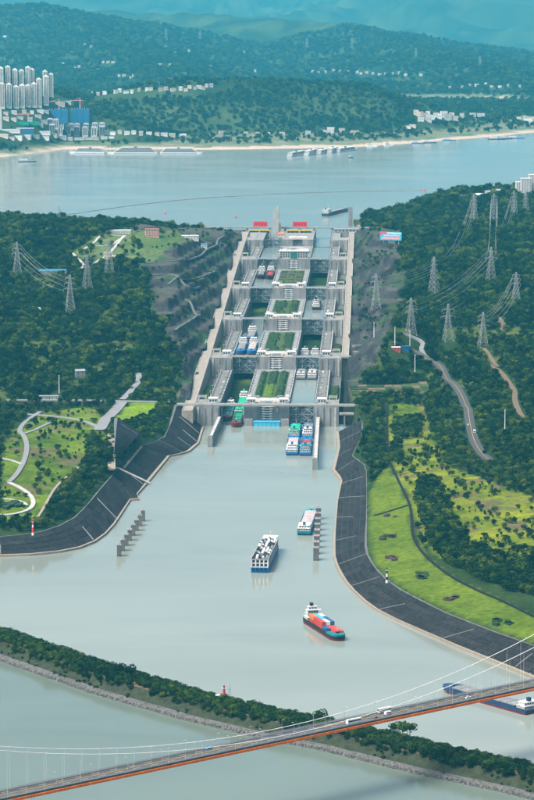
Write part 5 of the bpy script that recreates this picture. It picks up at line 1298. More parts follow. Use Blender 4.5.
wire(9, 10, 'power line at the right edge of the hill'); wire(0, 3, 'power line from the lowest left pylon towards the left edge'); wire(1, 2, 'power line between the two upper left pylons')

# ------------------------------------------------------------------ beacons, poles, billboard
def beacon(lab, p, z_, h, bands, r0=1.6):
    r = thing('beacon_tower', lab, 'beacon', (p[0], p[1], z_))
    n = len(bands)
    for k, m in enumerate(bands):
        t0, t1 = k / n, (k + 1) / n
        MB().cone((0, 0, h * t0), r0 * (1 - .45 * t0), r0 * (1 - .45 * t1), h * (t1 - t0) - .01, 14).build('band', m, r)
    MB().cone((0, 0, h), r0 * .95, r0 * .95, .4, 14).build('gallery', M_offw, r)
    MB().cone((0, 0, h + .4), r0 * .5, r0 * .5, 1.6, 10).build('lantern', M_glass, r); MB().cone((0, 0, h + 2), r0 * .65, .1, 1.3, 10).build('lantern_roof', bands[-1], r)
p = (-245.6,3076.7,16.3); beacon('red and white beacon at the foot of the left park slope', p, 16.6, 14, [M_white, M_redp, M_redp, M_white, M_redp], 1.35)
p = (115.3,2813.6,18.3); beacon('black and white banded beacon on the right bank crest', p, 18.5, 12, [M_white, M_black, M_white, M_black], 1.3)
p = (-35.1,2374.4,10); beacon('red beacon on the dike beside the lattice mast', p, 10, 9, [M_white, M_redp, M_redp], 1.6)
p = (-39.1,2374.4,10)
r = thing('beacon_hut', 'low white hut on the dike beside the red beacon', 'hut', (p[0], p[1], 10)); MB().box(-3.5, 3.5, -2, 2, 0, 3).build('wall', M_offw, r); MB().box(-4, 4, -2.5, 2.5, 3, 3.4).build('roof', M_white, r)
p = (-30.5,2371,10)
r = thing('lattice_mast', 'lattice signal mast with antennas on the dike', 'mast', (p[0], p[1], 10)); r.scale = (13, 13, 13)
link_mesh('lattice_body', PY[0], None, r)
MB().tube((0, 0, 1), (0, 0, 1.15), .01).build('tip', M_steel, r)
for k in range(4): MB().box(-.12, .12, -.01, .01, .6 + k * .12, .62 + k * .12).build('antenna', M_steel, r, (0, 0, 0), k * .8)
POLE = [(-286.9,4073.7),(211.3,4220.2),(291.4,3609.7),(186.6,4315.7),(210.4,4355.1),(159.7,4417.7)]
for k, (lab, h) in enumerate((('tall white pole in the trees above the left park', 24), ('tall white pole beside the upper right road', 24), ('tall white pole right of the road in the right woods', 24), ('thin mast by the red and blue sheds above the right road', 26), ('second mast by the bend of the right road', 22), ('mast beside the right viaducts', 22))):
    p = POLE[k]; r = thing('mast_pole', lab, 'pole', (p[0], p[1], hgt(*p))); MB().tube((0, 0, -1), (0, 0, h), .6, .35, 8).build('shaft', M_white, r); MB().cone((0, 0, h), .9, .9, .7, 8).build('lamp_ring', M_offw, r)
p = [(226.4,5429.8)][0]; zb = hgt(*p)
r = thing('billboard', 'blue billboard with red corner and two pink text bars right of the dam bridge', 'billboard', (p[0], p[1], zb), -.42)
MB().box(-21, 21, -.5, .5, 5, 20).build('panel', M_bluec, r)
MB().add([(-20.5, -.56, 12), (-16, -.56, 19.4), (-20.5, -.56, 19.4)], [(0, 1, 2)]).box(-20.5, -8, -.58, -.53, 16.8, 19.4).build('red_corner', M_red, r)
MB().box(-7, 20.5, -.57, -.52, 16.8, 19.4).build('pale_strip', mat('pale_sky', (0.35, 0.62, 0.72)), r)
for z_, x0, x1 in ((12.2, -14, 17), (7.2, -18, 17)):
    x = x0
    while x < x1: w_ = random.uniform(1.6, 3.0); MB().box(x, min(x + w_, x1), -.58, -.53, z_, z_ + 2.9 + random.uniform(-.3, .3)).build('text_stroke', M_pink, r); x += w_ + .5
for x in (-15, -5, 5, 15): MB().box(x - .5, x + .5, .6, 1.6, -3, 18).build('post', M_steel, r)
MB().box(-5, 9, -1.4, 2, -6, 3.4).build('plinth', M_rockp, r)

# ------------------------------------------------------------------ houses on the near hills
def house(lab, p, w, d, h, rz, wall, roof, gable=True, cat='house', name='house', group=None, win=True, z_=None):
    z_ = hgt(p[0], p[1]) if z_ is None else z_
    r = thing(name, lab, cat, (p[0], p[1], z_), rz, group)
    MB().box(-w/2, w/2, -d/2, d/2, -4, h).build('wall', wall, r)
    if gable: MB().add([(-w/2-.6,-d/2-.6,h),(w/2+.6,-d/2-.6,h),(w/2+.6,d/2+.6,h),(-w/2-.6,d/2+.6,h),(-w/2-.6,0,h+d*.28),(w/2+.6,0,h+d*.28)], [(3,2,1,0),(0,1,5,4),(2,3,4,5),(1,2,5),(3,0,4)]).build('roof', roof, r)
    else: MB().box(-w/2-.5, w/2+.5, -d/2-.5, d/2+.5, h, h + .7).build('roof', roof, r)
    if win:
        nf = max(1, int(h / 3.2)); nw = max(2, int(w / 4.5))
        for a in range(nf):
            for b in range(nw):
                x = -w/2 + w * (b + .5) / nw; MB().box(x - .9, x + .9, -d/2 - .08, -d/2 + .05, a * h / nf + 1, a * h / nf + 2.5).build('window', M_glass, r)
    return r
HP = [(-263.5,4164.3),(-304.7,4034.1),(-291,4033.9),(-358.1,4900.7),(-271,5065.6),(-202.5,5238.7),(-264.4,5280),(-137.4,5309),(-112.2,5295.3),(406.7,6411.3),(429.5,6430.7),(457.9,6405.9),(480.7,6424.4),(200.1,4322.3),(187.5,4301),(499.3,6469.6)]
HA = [('grey house alone among trees above the left park', 13, 9, 9, .2, M_conc, M_roofg, True), ('left of the two low sheds by the left road', 13, 9, 4, .1, M_conc_l, M_roofg, False), ('right of the two low sheds by the left road', 12, 9, 4, .1, M_conc_l, M_roofg, False),
  ('long low shed with blue roof on the left hill', 52, 12, 5, .05, M_conc, M_roofb, True), ('cream block beside a pylon on the left hill', 15, 10, 9, .1, M_cream, M_cream, False), ('pinkish building on the left ridge', 24, 14, 12, .1, mat('render_pink', (.45, .27, .24)), M_roofr, False),
  ('long white shed along the left ridge', 45, 10, 5, .02, M_offw, M_white, False), ('white shed at the right end of the left ridge', 30, 10, 6, .1, M_offw, M_white, False), ('small blue roofed cabin on the slope by the crest bridge', 10, 8, 5, .1, M_offw, M_roofb, True),
  ('low pink roofed house on the right ridge, leftmost', 22, 12, 7, .2, M_offw, M_roofr, True), ('white house with flat roof on the right ridge', 24, 12, 8, .1, M_offw, M_white, False), ('long white shed on the right ridge', 34, 12, 7, .1, M_offw, M_white, True), ('pale house beside the ridge pylons', 20, 12, 9, .2, M_offw, M_roofg, True),
  ('small blue shed by the right road head', 14, 7, 4, .1, M_blue, M_roofb, False), ('small red and white shed by the right road head', 12, 7, 4, .1, M_ctr_red, M_white, False), ('low white house near the right skyline', 20, 12, 8, .1, M_offw, M_roofg, True)]
for (lab, w, d, h, rz, wm, rm, gb), p in zip(HA, HP): house(lab, p, w, d, h, rz, wm, rm, gb, cat='house' if 'house' in lab else ('shed' if 'shed' in lab else 'building'))
for k, (p, w, h) in enumerate(zip([(545,6445.4),(557.5,6414.3),(574.5,6436.2)], (14, 22, 18), (30, 40, 46))): house(['narrow white block left of the pale block on the right skyline', 'pale five storey block on the right skyline', 'tallest white block at the right edge of the skyline'][k], p, w, 16, h, .05, M_offw, M_white, False, cat='building', name='apartment_block')

# ------------------------------------------------------------------ far town
M_balc = mat('balcony_grey', (0.20, 0.20, 0.19))  # even mid grey for the balcony stacks and the hillside house windows
M_tw = mat('tower_cream', (0.72, 0.66, 0.56), objrand=.08)
M_tw2 = mat('tower_white', (0.78, 0.76, 0.72), objrand=.08)
def tower_block(lab, p, hp, w, d, wall, grp):
    z_ = hgt(p[0], p[1]); h = hp * p[1] / 2980 * .9
    r = thing('apartment_tower', lab, 'tower block', (p[0], p[1], z_), .1, grp)
    MB().box(-w/2, w/2, -d/2, d/2, -8, h).build('wall', wall, r)
    for x in (-w * .26, w * .26): MB().box(x - w * .09, x + w * .09, -d/2 - .7, -d/2 - .02, 4, h - 3).build('balcony_stack', M_balc, r)
    MB().box(-w * .05, w * .05, -d/2 - .3, -d/2 - .02, 2, h - 2).build('window_strip', M_glass, r)
    for x in (-w/2, w/2): MB().box(x - .15, x + .15, -d * .25, d * .25, 4, h - 4).build('side_window_strip', M_glass, r)
    MB().box(-w * .2, w * .2, -d * .2, d * .2, h, h + 3).build('roof_house', wall, r)
BK = [(-833.9,9382.9),(-813.8,9403.7),(-793.4,9422.4),(-774.2,9437.6),(-755,9454.5),(-743.3,9466.8),(-748.8,10095.5),(-729.4,10107.8)]; FR = [(-826.6,9332.4),(-807.1,9359.4),(-786.5,9375.5),(-768.8,9389.4),(-751.8,9411.8),(-733.8,9423.5),(-718.8,9432.6),(-698.7,9460.7)]
for k, p in enumerate(BK): tower_block(f'{["first","second","third","fourth","fifth","sixth","seventh","eighth"][k]} tower from the left in the back row of the far estate', p, (38, 39, 36, 35, 38, 36, 32, 29)[k], 15, 15, M_tw if k % 2 else M_tw2, 'back row towers of the far estate')
for k, p in enumerate(FR): tower_block(f'{["first","second","third","fourth","fifth","sixth","seventh","eighth"][k]} tower from the left in the front row of the far estate', p, (27, 26, 24, 25, 24, 26, 31, 32)[k], 16, 15, M_tw2 if k % 2 else M_tw, 'front row towers of the far estate')
ES = [(-678.7,9349.8),(-664.6,9392.7),(-650.1,9433.7),(-671.3,9330.8),(-652.4,9394.9),(-630.3,9464.4),(-603.6,9468.9),(-576.5,9465.7),(-548,9465),(-522.9,9470.9),(-622.7,9496),(-603.6,9496.4),(-575,9495.6),(-546.7,9501.3),(-524.6,9503.8)]
for k, p in enumerate(ES):
    h = 8 * p[1] / 2980
    r = thing('apartment_block', f'{"upper" if (k < 3 or k > 9) else "lower"} row grey apartment block below the blue netted buildings', 'apartment block', (p[0], p[1], hgt(*p)), .05, f'{"upper" if (k < 3 or k > 9) else "lower"} row of grey apartment blocks')
    hh = h * (1 if k < 10 else .55)
    MB().box(-9, 9, -7, 7, -6, hh).build('wall', M_offw if k % 3 else M_conc, r)
    MB().add([(-10,-8,hh),(10,-8,hh),(10,8,hh),(-10,8,hh),(-6,0,hh+5),(6,0,hh+5)], [(3,2,1,0),(0,1,5,4),(2,3,4,5),(1,2,5),(3,0,4)]).build('roof', M_roofg, r)
    for x in (-5, 0, 5): MB().box(x - 1.4, x + 1.4, -7.2, -6.95, 2, hh - 2).build('window_strip', M_glass, r)
for k, (p, lab, w) in enumerate(zip([(-659.7,9438),(-595.8,9527.2)], ('left of the two blocks wrapped in blue netting', 'right of the two blocks wrapped in blue netting'), (62, 60))):
    h = 11.5 * p[1] / 2980; r = thing('netted_building', lab, 'building', (p[0], p[1], hgt(*p)), .03)
    for j in range(3): MB().box(-w/2 + j * w/3 + .4, -w/2 + (j + 1) * w/3 - .4, -12, 12, -6, h + (0, 3, 1)[j]).build('netting', M_bluenet, r)
    for j in range(7): MB().box(-w/2 + 3 + j * w/7.4, -w/2 + 6 + j * w/7.4, -8, -4, h, h + 6).build('roof_frame', M_roofg, r)
def crane(lab, p, hp, jib):
    h = hp * p[1] / 2980; r = thing('tower_crane', lab, 'crane', (p[0], p[1], hgt(*p)), .2)
    MB().bar((0, 0, 0), (0, 0, h), 2.4).build('mast', M_pink, r)
    MB().bar((-jib, 0, h * .9), (jib * .35, 0, h * .9), 1.8).build('jib', M_pink, r); MB().box(jib * .25, jib * .35, -1.5, 1.5, h * .85, h * .9).build('counterweight', M_conc_d, r)
    MB().bar((0, 0, h), (-jib * .6, 0, h * .91), .7).build('tie', M_pink, r)
CR = [(-657.1,9446.9),(-595.8,9527.2),(-739.5,9249.9)]
crane('pink tower crane over the left blue netted block', CR[0], 22, 45); crane('pink tower crane over the right blue netted block', CR[1], 23, 30); crane('pink tower crane over the green roofed site at left', CR[2], 13, 45)
WF = [(-782.9,9104.6),(-742.2,9166.6),(-697.5,9265.8),(-813.2,9121.9),(-726.4,9281.9),(-757.5,9243.9),(-660.2,9544.3),(-679.5,10116.9)]
for k, (p, a) in enumerate(zip(WF, (('long white waterfront hall at the far left', 60, 14, 8, M_white), ('dark blue glazed waterfront hall at the far left', 52, 18, 16, M_bluenet), ('white low hall beside the grey blocks', 50, 14, 8, M_white), ('tall pale slab cut by the left edge of the picture', 8, 12, 60, M_offw), ('green roofed shed on the far left site', 40, 20, 6, M_green), ('second green roofed shed on the far left site', 40, 20, 6, M_green), ('white school block right of the far towers', 30, 14, 10, M_offw), ('long white block right of the far towers', 34, 14, 11, M_offw)))):
    house(a[0], p, a[1], a[2], a[3], .03, a[4], M_white if k not in (4, 5) else M_green, False, cat='building', name='far_building', win=(k not in (4, 5)))
FAR_H = []
def house_row(pts, lab, grp, w=(10, 20), h=(7, 13)):
    for p in pts:
        FAR_H.append(p)
        ww, hh = random.uniform(*w), random.uniform(*h)
        r = thing('hillside_house', lab, 'house', (p[0], p[1], hgt(*p)), random.uniform(-.4, .4), grp)
        MB().box(-ww/2, ww/2, -5, 5, -6, hh).build('wall', random.choice((M_offw, M_white, M_cream)), r)
        MB().box(-ww/2 - .6, ww/2 + .6, -5.6, 5.6, hh, hh + .8).build('roof', random.choice((M_white, M_roofg, M_roofr)), r)
        [MB().box(xx_ - 1, xx_ + 1, -5.15, -4.95, hh * .35, hh * .6).build('window', M_balc, r) for xx_ in (-ww * .28, 0, ww * .28)]
house_row([(-510.6,9478.2),(-488.3,9474.8),(-466.2,9478.7),(-443.7,9472),(-421.4,9469.3),(-398.8,9458.6),(-373.9,9469.2),(-349,9480.5),(-327.2,9492.5),(-302.3,9509.7),(-288.1,9781.4),(-270.8,9750.3)], 'white waterfront house in the row right of the grey blocks', 'waterfront houses', (12, 22), (8, 12))
house_row([(-794.9,9031.8),(-775.2,9048.3),(-757.4,9088.9),(-734.1,9140),(-710.9,9195.5),(-687.8,9257),(-665.2,9330.3),(-643.6,9380.2),(-619.7,9398.5),(-592.3,9412.5),(-564.7,9425.5),(-538.9,9416),(-514.7,9435.1),(-490,9445.8)], 'low pale building in the waterfront strip below the grey blocks', 'waterfront strip buildings', (14, 30), (6, 11))
house_row([(-804.8,9221.5),(-781.9,9241.9),(-766.7,9282.8),(-715.5,9345.2),(-696.5,9339.9),(-736.9,9297),(-706,9299.4),(-694.5,9401.3),(-712.1,9384.6),(-735.3,9359.5),(-759.1,9344.4),(-787,9304.1),(-808.7,9267.6)], 'small pale building among the lanes below the far towers', 'small buildings below the far towers', (10, 20), (6, 12))
house_row([(-149.1,9902),(-115.6,9871.5),(-69.4,9873.5),(-29.8,9905.7),(3.3,9875.8),(49.7,9909.9),(96.5,9943.6),(136.4,9944.9)], 'pale house on the shore under the middle of the wooded hill', 'houses under the middle of the wooded hill', (10, 20), (7, 11))
house_row([(511.7,10272.6),(525,10262.9),(537.9,10246.6),(559.2,10388.5),(571,10348),(590.4,10448.8),(603.2,10427.9),(619.2,10462.1),(632.2,10444.2),(646.8,10456.1),(660.2,10445.3),(525,10193.1),(554.1,10226.6),(700.6,10743.9)], 'white apartment house of the cluster beside the right foot of the wooded hill', 'white houses by the wooded hill foot', (14, 26), (14, 24))
house_row([(772.8,11219.9),(803.3,11227.1),(916.2,10871.6),(948.5,10951.1),(964.2,10879.7),(936.6,10729.1)], 'pale house on the flat land by the far right shore', 'houses on the far right flat', (14, 30), (10, 26))
house_row([(197,9978.9),(213.9,9988.9),(250.7,9990.3),(293.1,9953),(477.7,10128.5),(495.1,10137)], 'pale house on the shore below the wooded hill', 'houses under the wooded hill', (14, 26), (8, 16))
house_row([(-794.6,13672.3),(-589.4,10441.5),(-565,10441.8),(-526.3,10436.1),(-512.8,10444.8),(-491.2,10430.5),(-470.2,10427.2),(-446.2,10437.4),(-417.5,10418.2),(-403.3,10410.5),(-367.3,10377.1),(-350,10376.7),(-324.6,10339.4),(-296.8,10335.6),(-279.2,10320.4),(-265.9,10343.1),(-248.4,10333),(-234.8,10339.9),(-220.9,10335.8),(-207.6,10363.6),(-193.9,10370.8)], 'small white house in the string along the wooded hill crest', 'houses along the wooded hill crest')
house_row([(-1090.6,17133.9),(-1023.7,16877.1),(-982.1,16742.3),(-1010.7,15778.7),(-990.9,15799.6),(-1105.2,16241.1),(-867.8,15389.7),(-870.7,15916.9),(-843.6,15907.5),(-816.2,15890.8),(-725.8,14694.8),(-700.1,14669.4),(-660.6,14553.9),(-647.7,14592.7),(-597.9,17585.7),(-512.7,16716.8),(-445.2,17121.6),(-462.4,17557.8),(-443.2,15097.6),(-479.9,14831),(-533.9,14958),(-318.2,15385.9),(-301.4,15849.6),(-175.5,16440.3),(-139.8,18234),(-64.4,16075.4),(-1561.6,17890.8)], 'small white house scattered on the hazy left hillside', 'houses scattered on the left hillside')
house_row([(252,16416.4),(281.7,16238),(313.8,16214.3),(362.4,16211.9),(393.1,16138.4),(429.4,16085.5),(476.7,15872.4),(497.4,15855.3),(529.8,15878.2),(561.2,15866.6),(597.1,15834.5),(627.5,15802.1),(662.8,15763.7),(693.8,15750.2),(701.8,15129),(775.8,15094.7),(869.5,14227.3),(929.1,14269.8),(966.5,14259),(992.9,14160.5),(1027.1,14047),(1035.1,13778),(1067.8,13724.6),(1103.2,13710.2),(1155.1,13673.2)], 'small white house in the string low on the hazy right ridge', 'houses along the right ridge')

# ------------------------------------------------------------------ vegetation
def crown_mesh(seed, lobes, quads, sx, sz, base, leaf=.085, droop=0.0):
    rr = random.Random(seed); mb = MB()
    L_ = []
    for k in range(lobes):
        a = rr.uniform(0, 6.283); rad = sx * .5 * math.sqrt(rr.random()) * .75; z_ = base + (1 - base) * (0.22 + .6 * rr.random())
        L_.append((rad * math.cos(a), rad * math.sin(a), z_, rr.uniform(.55, 1.0) * sx * .34))
    L_.append((0, 0, .72, sx * .36)); L_.append((0, 0, .5, sx * .4))
    per = quads // len(L_)
    for (cx, cy, cz, r) in L_:
        for k in range(per):
            v = Vector((rr.gauss(0, 1), rr.gauss(0, 1), rr.gauss(0, 1) + .25)).normalized()
            rad = r * rr.uniform(.8, 1.08)
            c_ = Vector((cx, cy, cz)) + Vector((v.x * rad, v.y * rad, v.z * rad * sz))
            if c_.z < base * .7: c_.z = base * .7 + rr.random() * .05
            n_ = (v + Vector((rr.uniform(-.6, .6), rr.uniform(-.6, .6), rr.uniform(-.4, .6)))).normalized()
            a = n_.orthogonal().normalized(); b = n_.cross(a); s_ = leaf * rr.uniform(.6, 1.35); t = rr.uniform(0, 6.28)
            a2 = a * math.cos(t) + b * math.sin(t); b2 = n_.cross(a2)
            mb.add([tuple(c_ - a2 * s_), tuple(c_ - b2 * s_ * .7 + n_ * s_ * .15), tuple(c_ + a2 * s_), tuple(c_ + b2 * s_ * .7 + n_ * s_ * .1)], [(0, 1, 2, 3)])
    return mb
def trunk_mesh(seed, h, r):
    rr = random.Random(seed); mb = MB().tube((0, 0, -.05), (0, 0, h), r, r * .6, 7)
    for k in range(3):
        a = rr.uniform(0, 6.28); mb.tube((0, 0, h * .7), (.16 * math.cos(a), .16 * math.sin(a), h + .25), r * .5, r * .2, 5)
    return mb
TREE = [shared('crown', crown_mesh(s_, 8, 330, .95, .8, .22), M_leaf) for s_ in (1, 2, 3)] + [shared('crown', crown_mesh(9, 7, 280, .5, 1.0, .12), M_leaf)]
BUSH = [shared('crown', crown_mesh(s_, 6, 260, 1.25, .8, .08, .1), M_leaf_b) for s_ in (4, 5)]
TRK = shared('trunk', trunk_mesh(1, .4, .035), M_wood); BTRK = shared('trunk', trunk_mesh(2, .2, .03), M_wood)

def frustum(x, y, m=1.16): return np.abs(x) < 0.0896 * y * m + 25
def clear_of_roads(x, y, extra):
    ok = np.ones(x.shape, bool)
    for l, w in ROADS:
        l2 = [tuple(p) for p in l[::3]] + [tuple(l[-1])]
        x0, x1, y0, y1 = l[:, 0].min() - 25, l[:, 0].max() + 25, l[:, 1].min() - 25, l[:, 1].max() + 25
        k = (x > x0) & (x < x1) & (y > y0) & (y < y1)
        if k.any():
            d = seg_dist(x[k], y[k], l2)[0]; o = ok[k]; o &= d > w / 2 + extra; ok[k] = o
    return ok
def jitter(x0, x1, y0, y1, st):
    gx, gy = np.meshgrid(np.arange(x0, x1, st), np.arange(y0, y1, st))
    gx = gx.ravel() + rng.uniform(-.48, .48, gx.size) * st; gy = gy.ravel() + rng.uniform(-.48, .48, gy.size) * st
    return gx, gy
cands = []                                     # x, y, z, height, kind, zone
def put(x, y, h, kind, zone, sink=.2):
    z_ = hgt_v(x, y) - sink
    for a in zip(x, y, z_, h, kind): cands.append((*a, zone))
HOUSES_XY = np.array([p for p in list(HP) + list(PP) + list(POLE)])
def near_house(x, y, r=13):
    k = np.zeros(x.shape, bool)
    for p in HOUSES_XY: k |= ((x - p[0]) ** 2 + ((y - p[1] + 12) / 2.2) ** 2) < r * r
    return k
for (y0, y1, st, hmin, hmax) in ((2950, 4050, 6.2, 4.5, 8.5), (4050, 5200, 7.2, 5.5, 11), (5200, 7000, 9.0, 7, 13)):
    x, y = jitter(-720, 900, y0, y1, st)
    k = frustum(x, y) & land_near(x, y); x, y = x[k], y[k]
    u, s = lock_us(x, y); z_ = hgt_v(x, y)
    grass = in_poly(x, y, G_PARK) | in_poly(x, y, G_LAWN_L) | in_poly(x, y, G_LAWN_R) | in_poly(x, y, G_MEADOW) | in_poly(x, y, G_PLOTS)
    openh = in_poly(x, y, G_OPEN_HILL)
    rock_ = rock_zone(u, s, x, y)
    edge = np.minimum(np.minimum(seg_dist(x, y, LB_TOP)[0], seg_dist(x, y, RB_TOP)[0]), seg_dist(x, y, BAY_TOP)[0])
    keep = ~grass & (edge > 6) & ~((np.abs(u) < 120) & (s > -40)) & ~((y > 5900) & (z_ < 104))
    keep &= clear_of_roads(x, y, 3.0) & ~near_house(x, y)
    dn_ = fbm(x / 40, y / 40, 77, 3)
    pr = np.where(rock_, np.where(dn_ > .62, .25, .02), np.where(openh, .12, np.where(dn_ < .37, .22, .97)))
    plateau = in_poly(x, y, [(-362.9,4012.8),(-213.5,4014),(-206.1,3751.8),(-260,3703.1),(-326.3,3601.5)]) if y0 < 4000 else np.zeros(x.shape, bool)
    pr = np.where(plateau, .35, pr)
    keep &= rng.random(x.size) < pr
    x, y, rk = x[keep], y[keep], rock_[keep]
    kd = rng.choice(6, x.size, p=[.25, .25, .22, .06, .11, .11]); 
    h = rng.uniform(hmin, hmax, x.size) * (.75 + .5 * fbm(x / 60, y / 60, 90, 2)); h = np.where(rng.random(x.size) < .10, h * 1.45, h); h = np.where(rk, h * .5, h); h = np.where(kd >= 4, h * .6, h)
    kd = np.where(rk, 4, kd)
    put(x, y, h, kd, 'wood')
# bushy slope between park and stone slope, clumps and single trees on the meadows
for poly in CLUMPS:
    P_ = np.array(poly); x, y = jitter(P_[:, 0].min(), P_[:, 0].max(), P_[:, 1].min(), P_[:, 1].max(), 6.6)
    k = in_poly(x, y, poly) & clear_of_roads(x, y, 2); x, y = x[k], y[k]
    put(x, y, rng.uniform(5, 10, x.size), rng.choice(4, x.size, p=[.32, .32, .3, .06]), 'meadow')
for poly, dens, zone in ((G_MEADOW, .26, 'meadow'), (G_PARK, .14, 'park'), (G_LAWN_L, .06, 'lawn')):
    P_ = np.array(poly); x, y = jitter(P_[:, 0].min(), P_[:, 0].max(), P_[:, 1].min(), P_[:, 1].max(), 8)
    k = in_poly(x, y, poly) & clear_of_roads(x, y, 3) & (rng.random(x.size) < dens * np.clip(fbm(x / 55, y / 55, 123, 2) * 5 - 1.6, .15, 3)); x, y = x[k], y[k]
    put(x, y, rng.uniform(2, 7.5, x.size), rng.choice(6, x.size, p=[.2, .2, .15, .15, .15, .15]), zone)
for ln, n, zone in (([(-357,3945.8),(-317.7,3956.1),(-278.1,3965.5),(-231.7,3975.1)], 26, 'park'), ([(220.5,2980.3),(233,2931.7),(265.2,2912.4)], 8, 'meadow'), ([(273.2,4015.2),(265.8,3715.9),(258.8,3479.6)], 22, 'wood'), ([(187.8,3615.4),(204.3,3477.6),(221.7,3209)], 14, 'meadow'), ([(-268.2,3416.5),(-259.5,3394.3),(-248.9,3374.1)], 6, 'park')):
    q = resample(ln, n); x = q[:, 0] + rng.uniform(-3, 3, n); y = q[:, 1] + rng.uniform(-8, 8, n)
    put(x, y, rng.uniform(5, 9, n), rng.choice(4, n), zone)
# dike crest
DKd = resample([tuple(p) for p in DK], 2400)
dtd = np.gradient(DKd, axis=0); dtd /= np.linalg.norm(dtd, axis=1)[:, None]
dnd = np.stack([-dtd[:, 1], dtd[:, 0]], 1); dnd *= np.where(dnd[:, 1:2] < 0, -1, 1)
dense_n = 0
for i in range(0, 2400, 2):
    for a0, a1 in ((14, 19), (19, 26), (26, 33), (33, 40), (40, 47)):
        if random.random() > ((.86 if a0 < 40 else .6) if a0 > 14 else .4): continue
        a = random.uniform(a0, a1); x = DKd[i, 0] + dnd[i, 0] * a; y = DKd[i, 1] + dnd[i, 1] * a
        if abs(x) > 0.0896 * y * 1.16 + 25: continue
        zb_ = (9.6 if a > 19 else 2.7 + (a - 8.5) * .64 - .2) if a < 41 else 9.5 - (a - 41) * .6
        cands.append((x, y, zb_, random.uniform(3.2, 6.2), random.choice((4, 5, 4, 5, 0, 1)), 'dike'))
    if random.random() < .25:
        a = random.uniform(6, 14); x = DKd[i, 0] + dnd[i, 0] * a; y = DKd[i, 1] + dnd[i, 1] * a
        if abs(x) < 0.0896 * y * 1.16 + 25 and (fbm(np.array([x / 30]), np.array([y / 30]), 5, 2)[0] > .5): cands.append((x, y, 2.4 + max(0, a - 8.5) * .64 - .2, random.uniform(1.6, 3), 4, 'dike'))
for p in [(99.6,2262),(105.5,2255.7),(111.1,2258.9),(41.9,2297.2),(-125.8,2460.5),(-115.1,2449.4),(-188.7,2537)]: cands.append((p[0], p[1], 9.6, random.uniform(9, 12), 1, 'dike'))
def zone_label(kind, zone, x, y):
    big = kind < 4
    if zone == 'dike': w = 'left of the beacon' if x < -38 else ('between beacon and bridge' if x < 30 else 'right of the bridge')
    elif zone == 'meadow': w = 'near the lawn beds' if y < 3330 else ('half way up' if y < 3560 else 'below the plots')
    elif zone == 'wood': w = 'on the left' if x < 0 else 'on the right'
    else: w = ''
    return ({'dike': ('broad green tree on the foreground dike crest', 'dense dark green shrub on the foreground dike crest'),
            'park': ('single tree standing on the lawns of the left park', 'low shrub on the lawns of the left park'),
            'lawn': ('small tree on the bright lawn beside the left road end', 'small shrub on the bright lawn beside the left road end'),
            'meadow': ('tree in the clumps dotting the right-hand meadow', 'shrub in the clumps dotting the right-hand meadow'),
            'wood': ('tree in the woods behind the stone slopes', 'shrub in the woods behind the stone slopes')}[zone][0 if big else 1] + ' ' + w).strip()
def seen(c): return abs(c[0]) < 0.0896 * c[1] * .99
big = sorted([c for c in cands if c[4] < 4], key=lambda c: -c[3] / c[1] * (1 if seen(c) else 0))
small = sorted([c for c in cands if c[4] >= 4], key=lambda c: -c[3] / c[1] * (1 if seen(c) else 0))
proto_objs = {}
def single(c):
    x, y, z_, h, kd, zone = c
    r = thing('broadleaf_tree' if kd < 4 else 'shrub', zone_label(kd, zone, x, y), 'tree' if kd < 4 else 'shrub', (x, y, z_), random.uniform(0, 6.28), ('trees' if kd < 4 else 'shrubs') + ' of the ' + {'dike': 'dike', 'park': 'left park', 'lawn': 'left lawn', 'meadow': 'right meadow', 'wood': 'banks'}[zone])
    s_ = h * random.uniform(.9, 1.15); r.scale = (s_, s_, h)
    cr_ = link_mesh('crown', (TREE + BUSH)[kd], None, r); link_mesh('trunk', TRK if kd < 4 else BTRK, None, r)
    proto_objs.setdefault(kd, cr_)
for c in big[:300] + small[:300]: single(c)
for kd in range(6):
    if kd not in proto_objs:
        c = next(c for c in (big[300:] + small[300:]) if c[4] == kd); single(c)

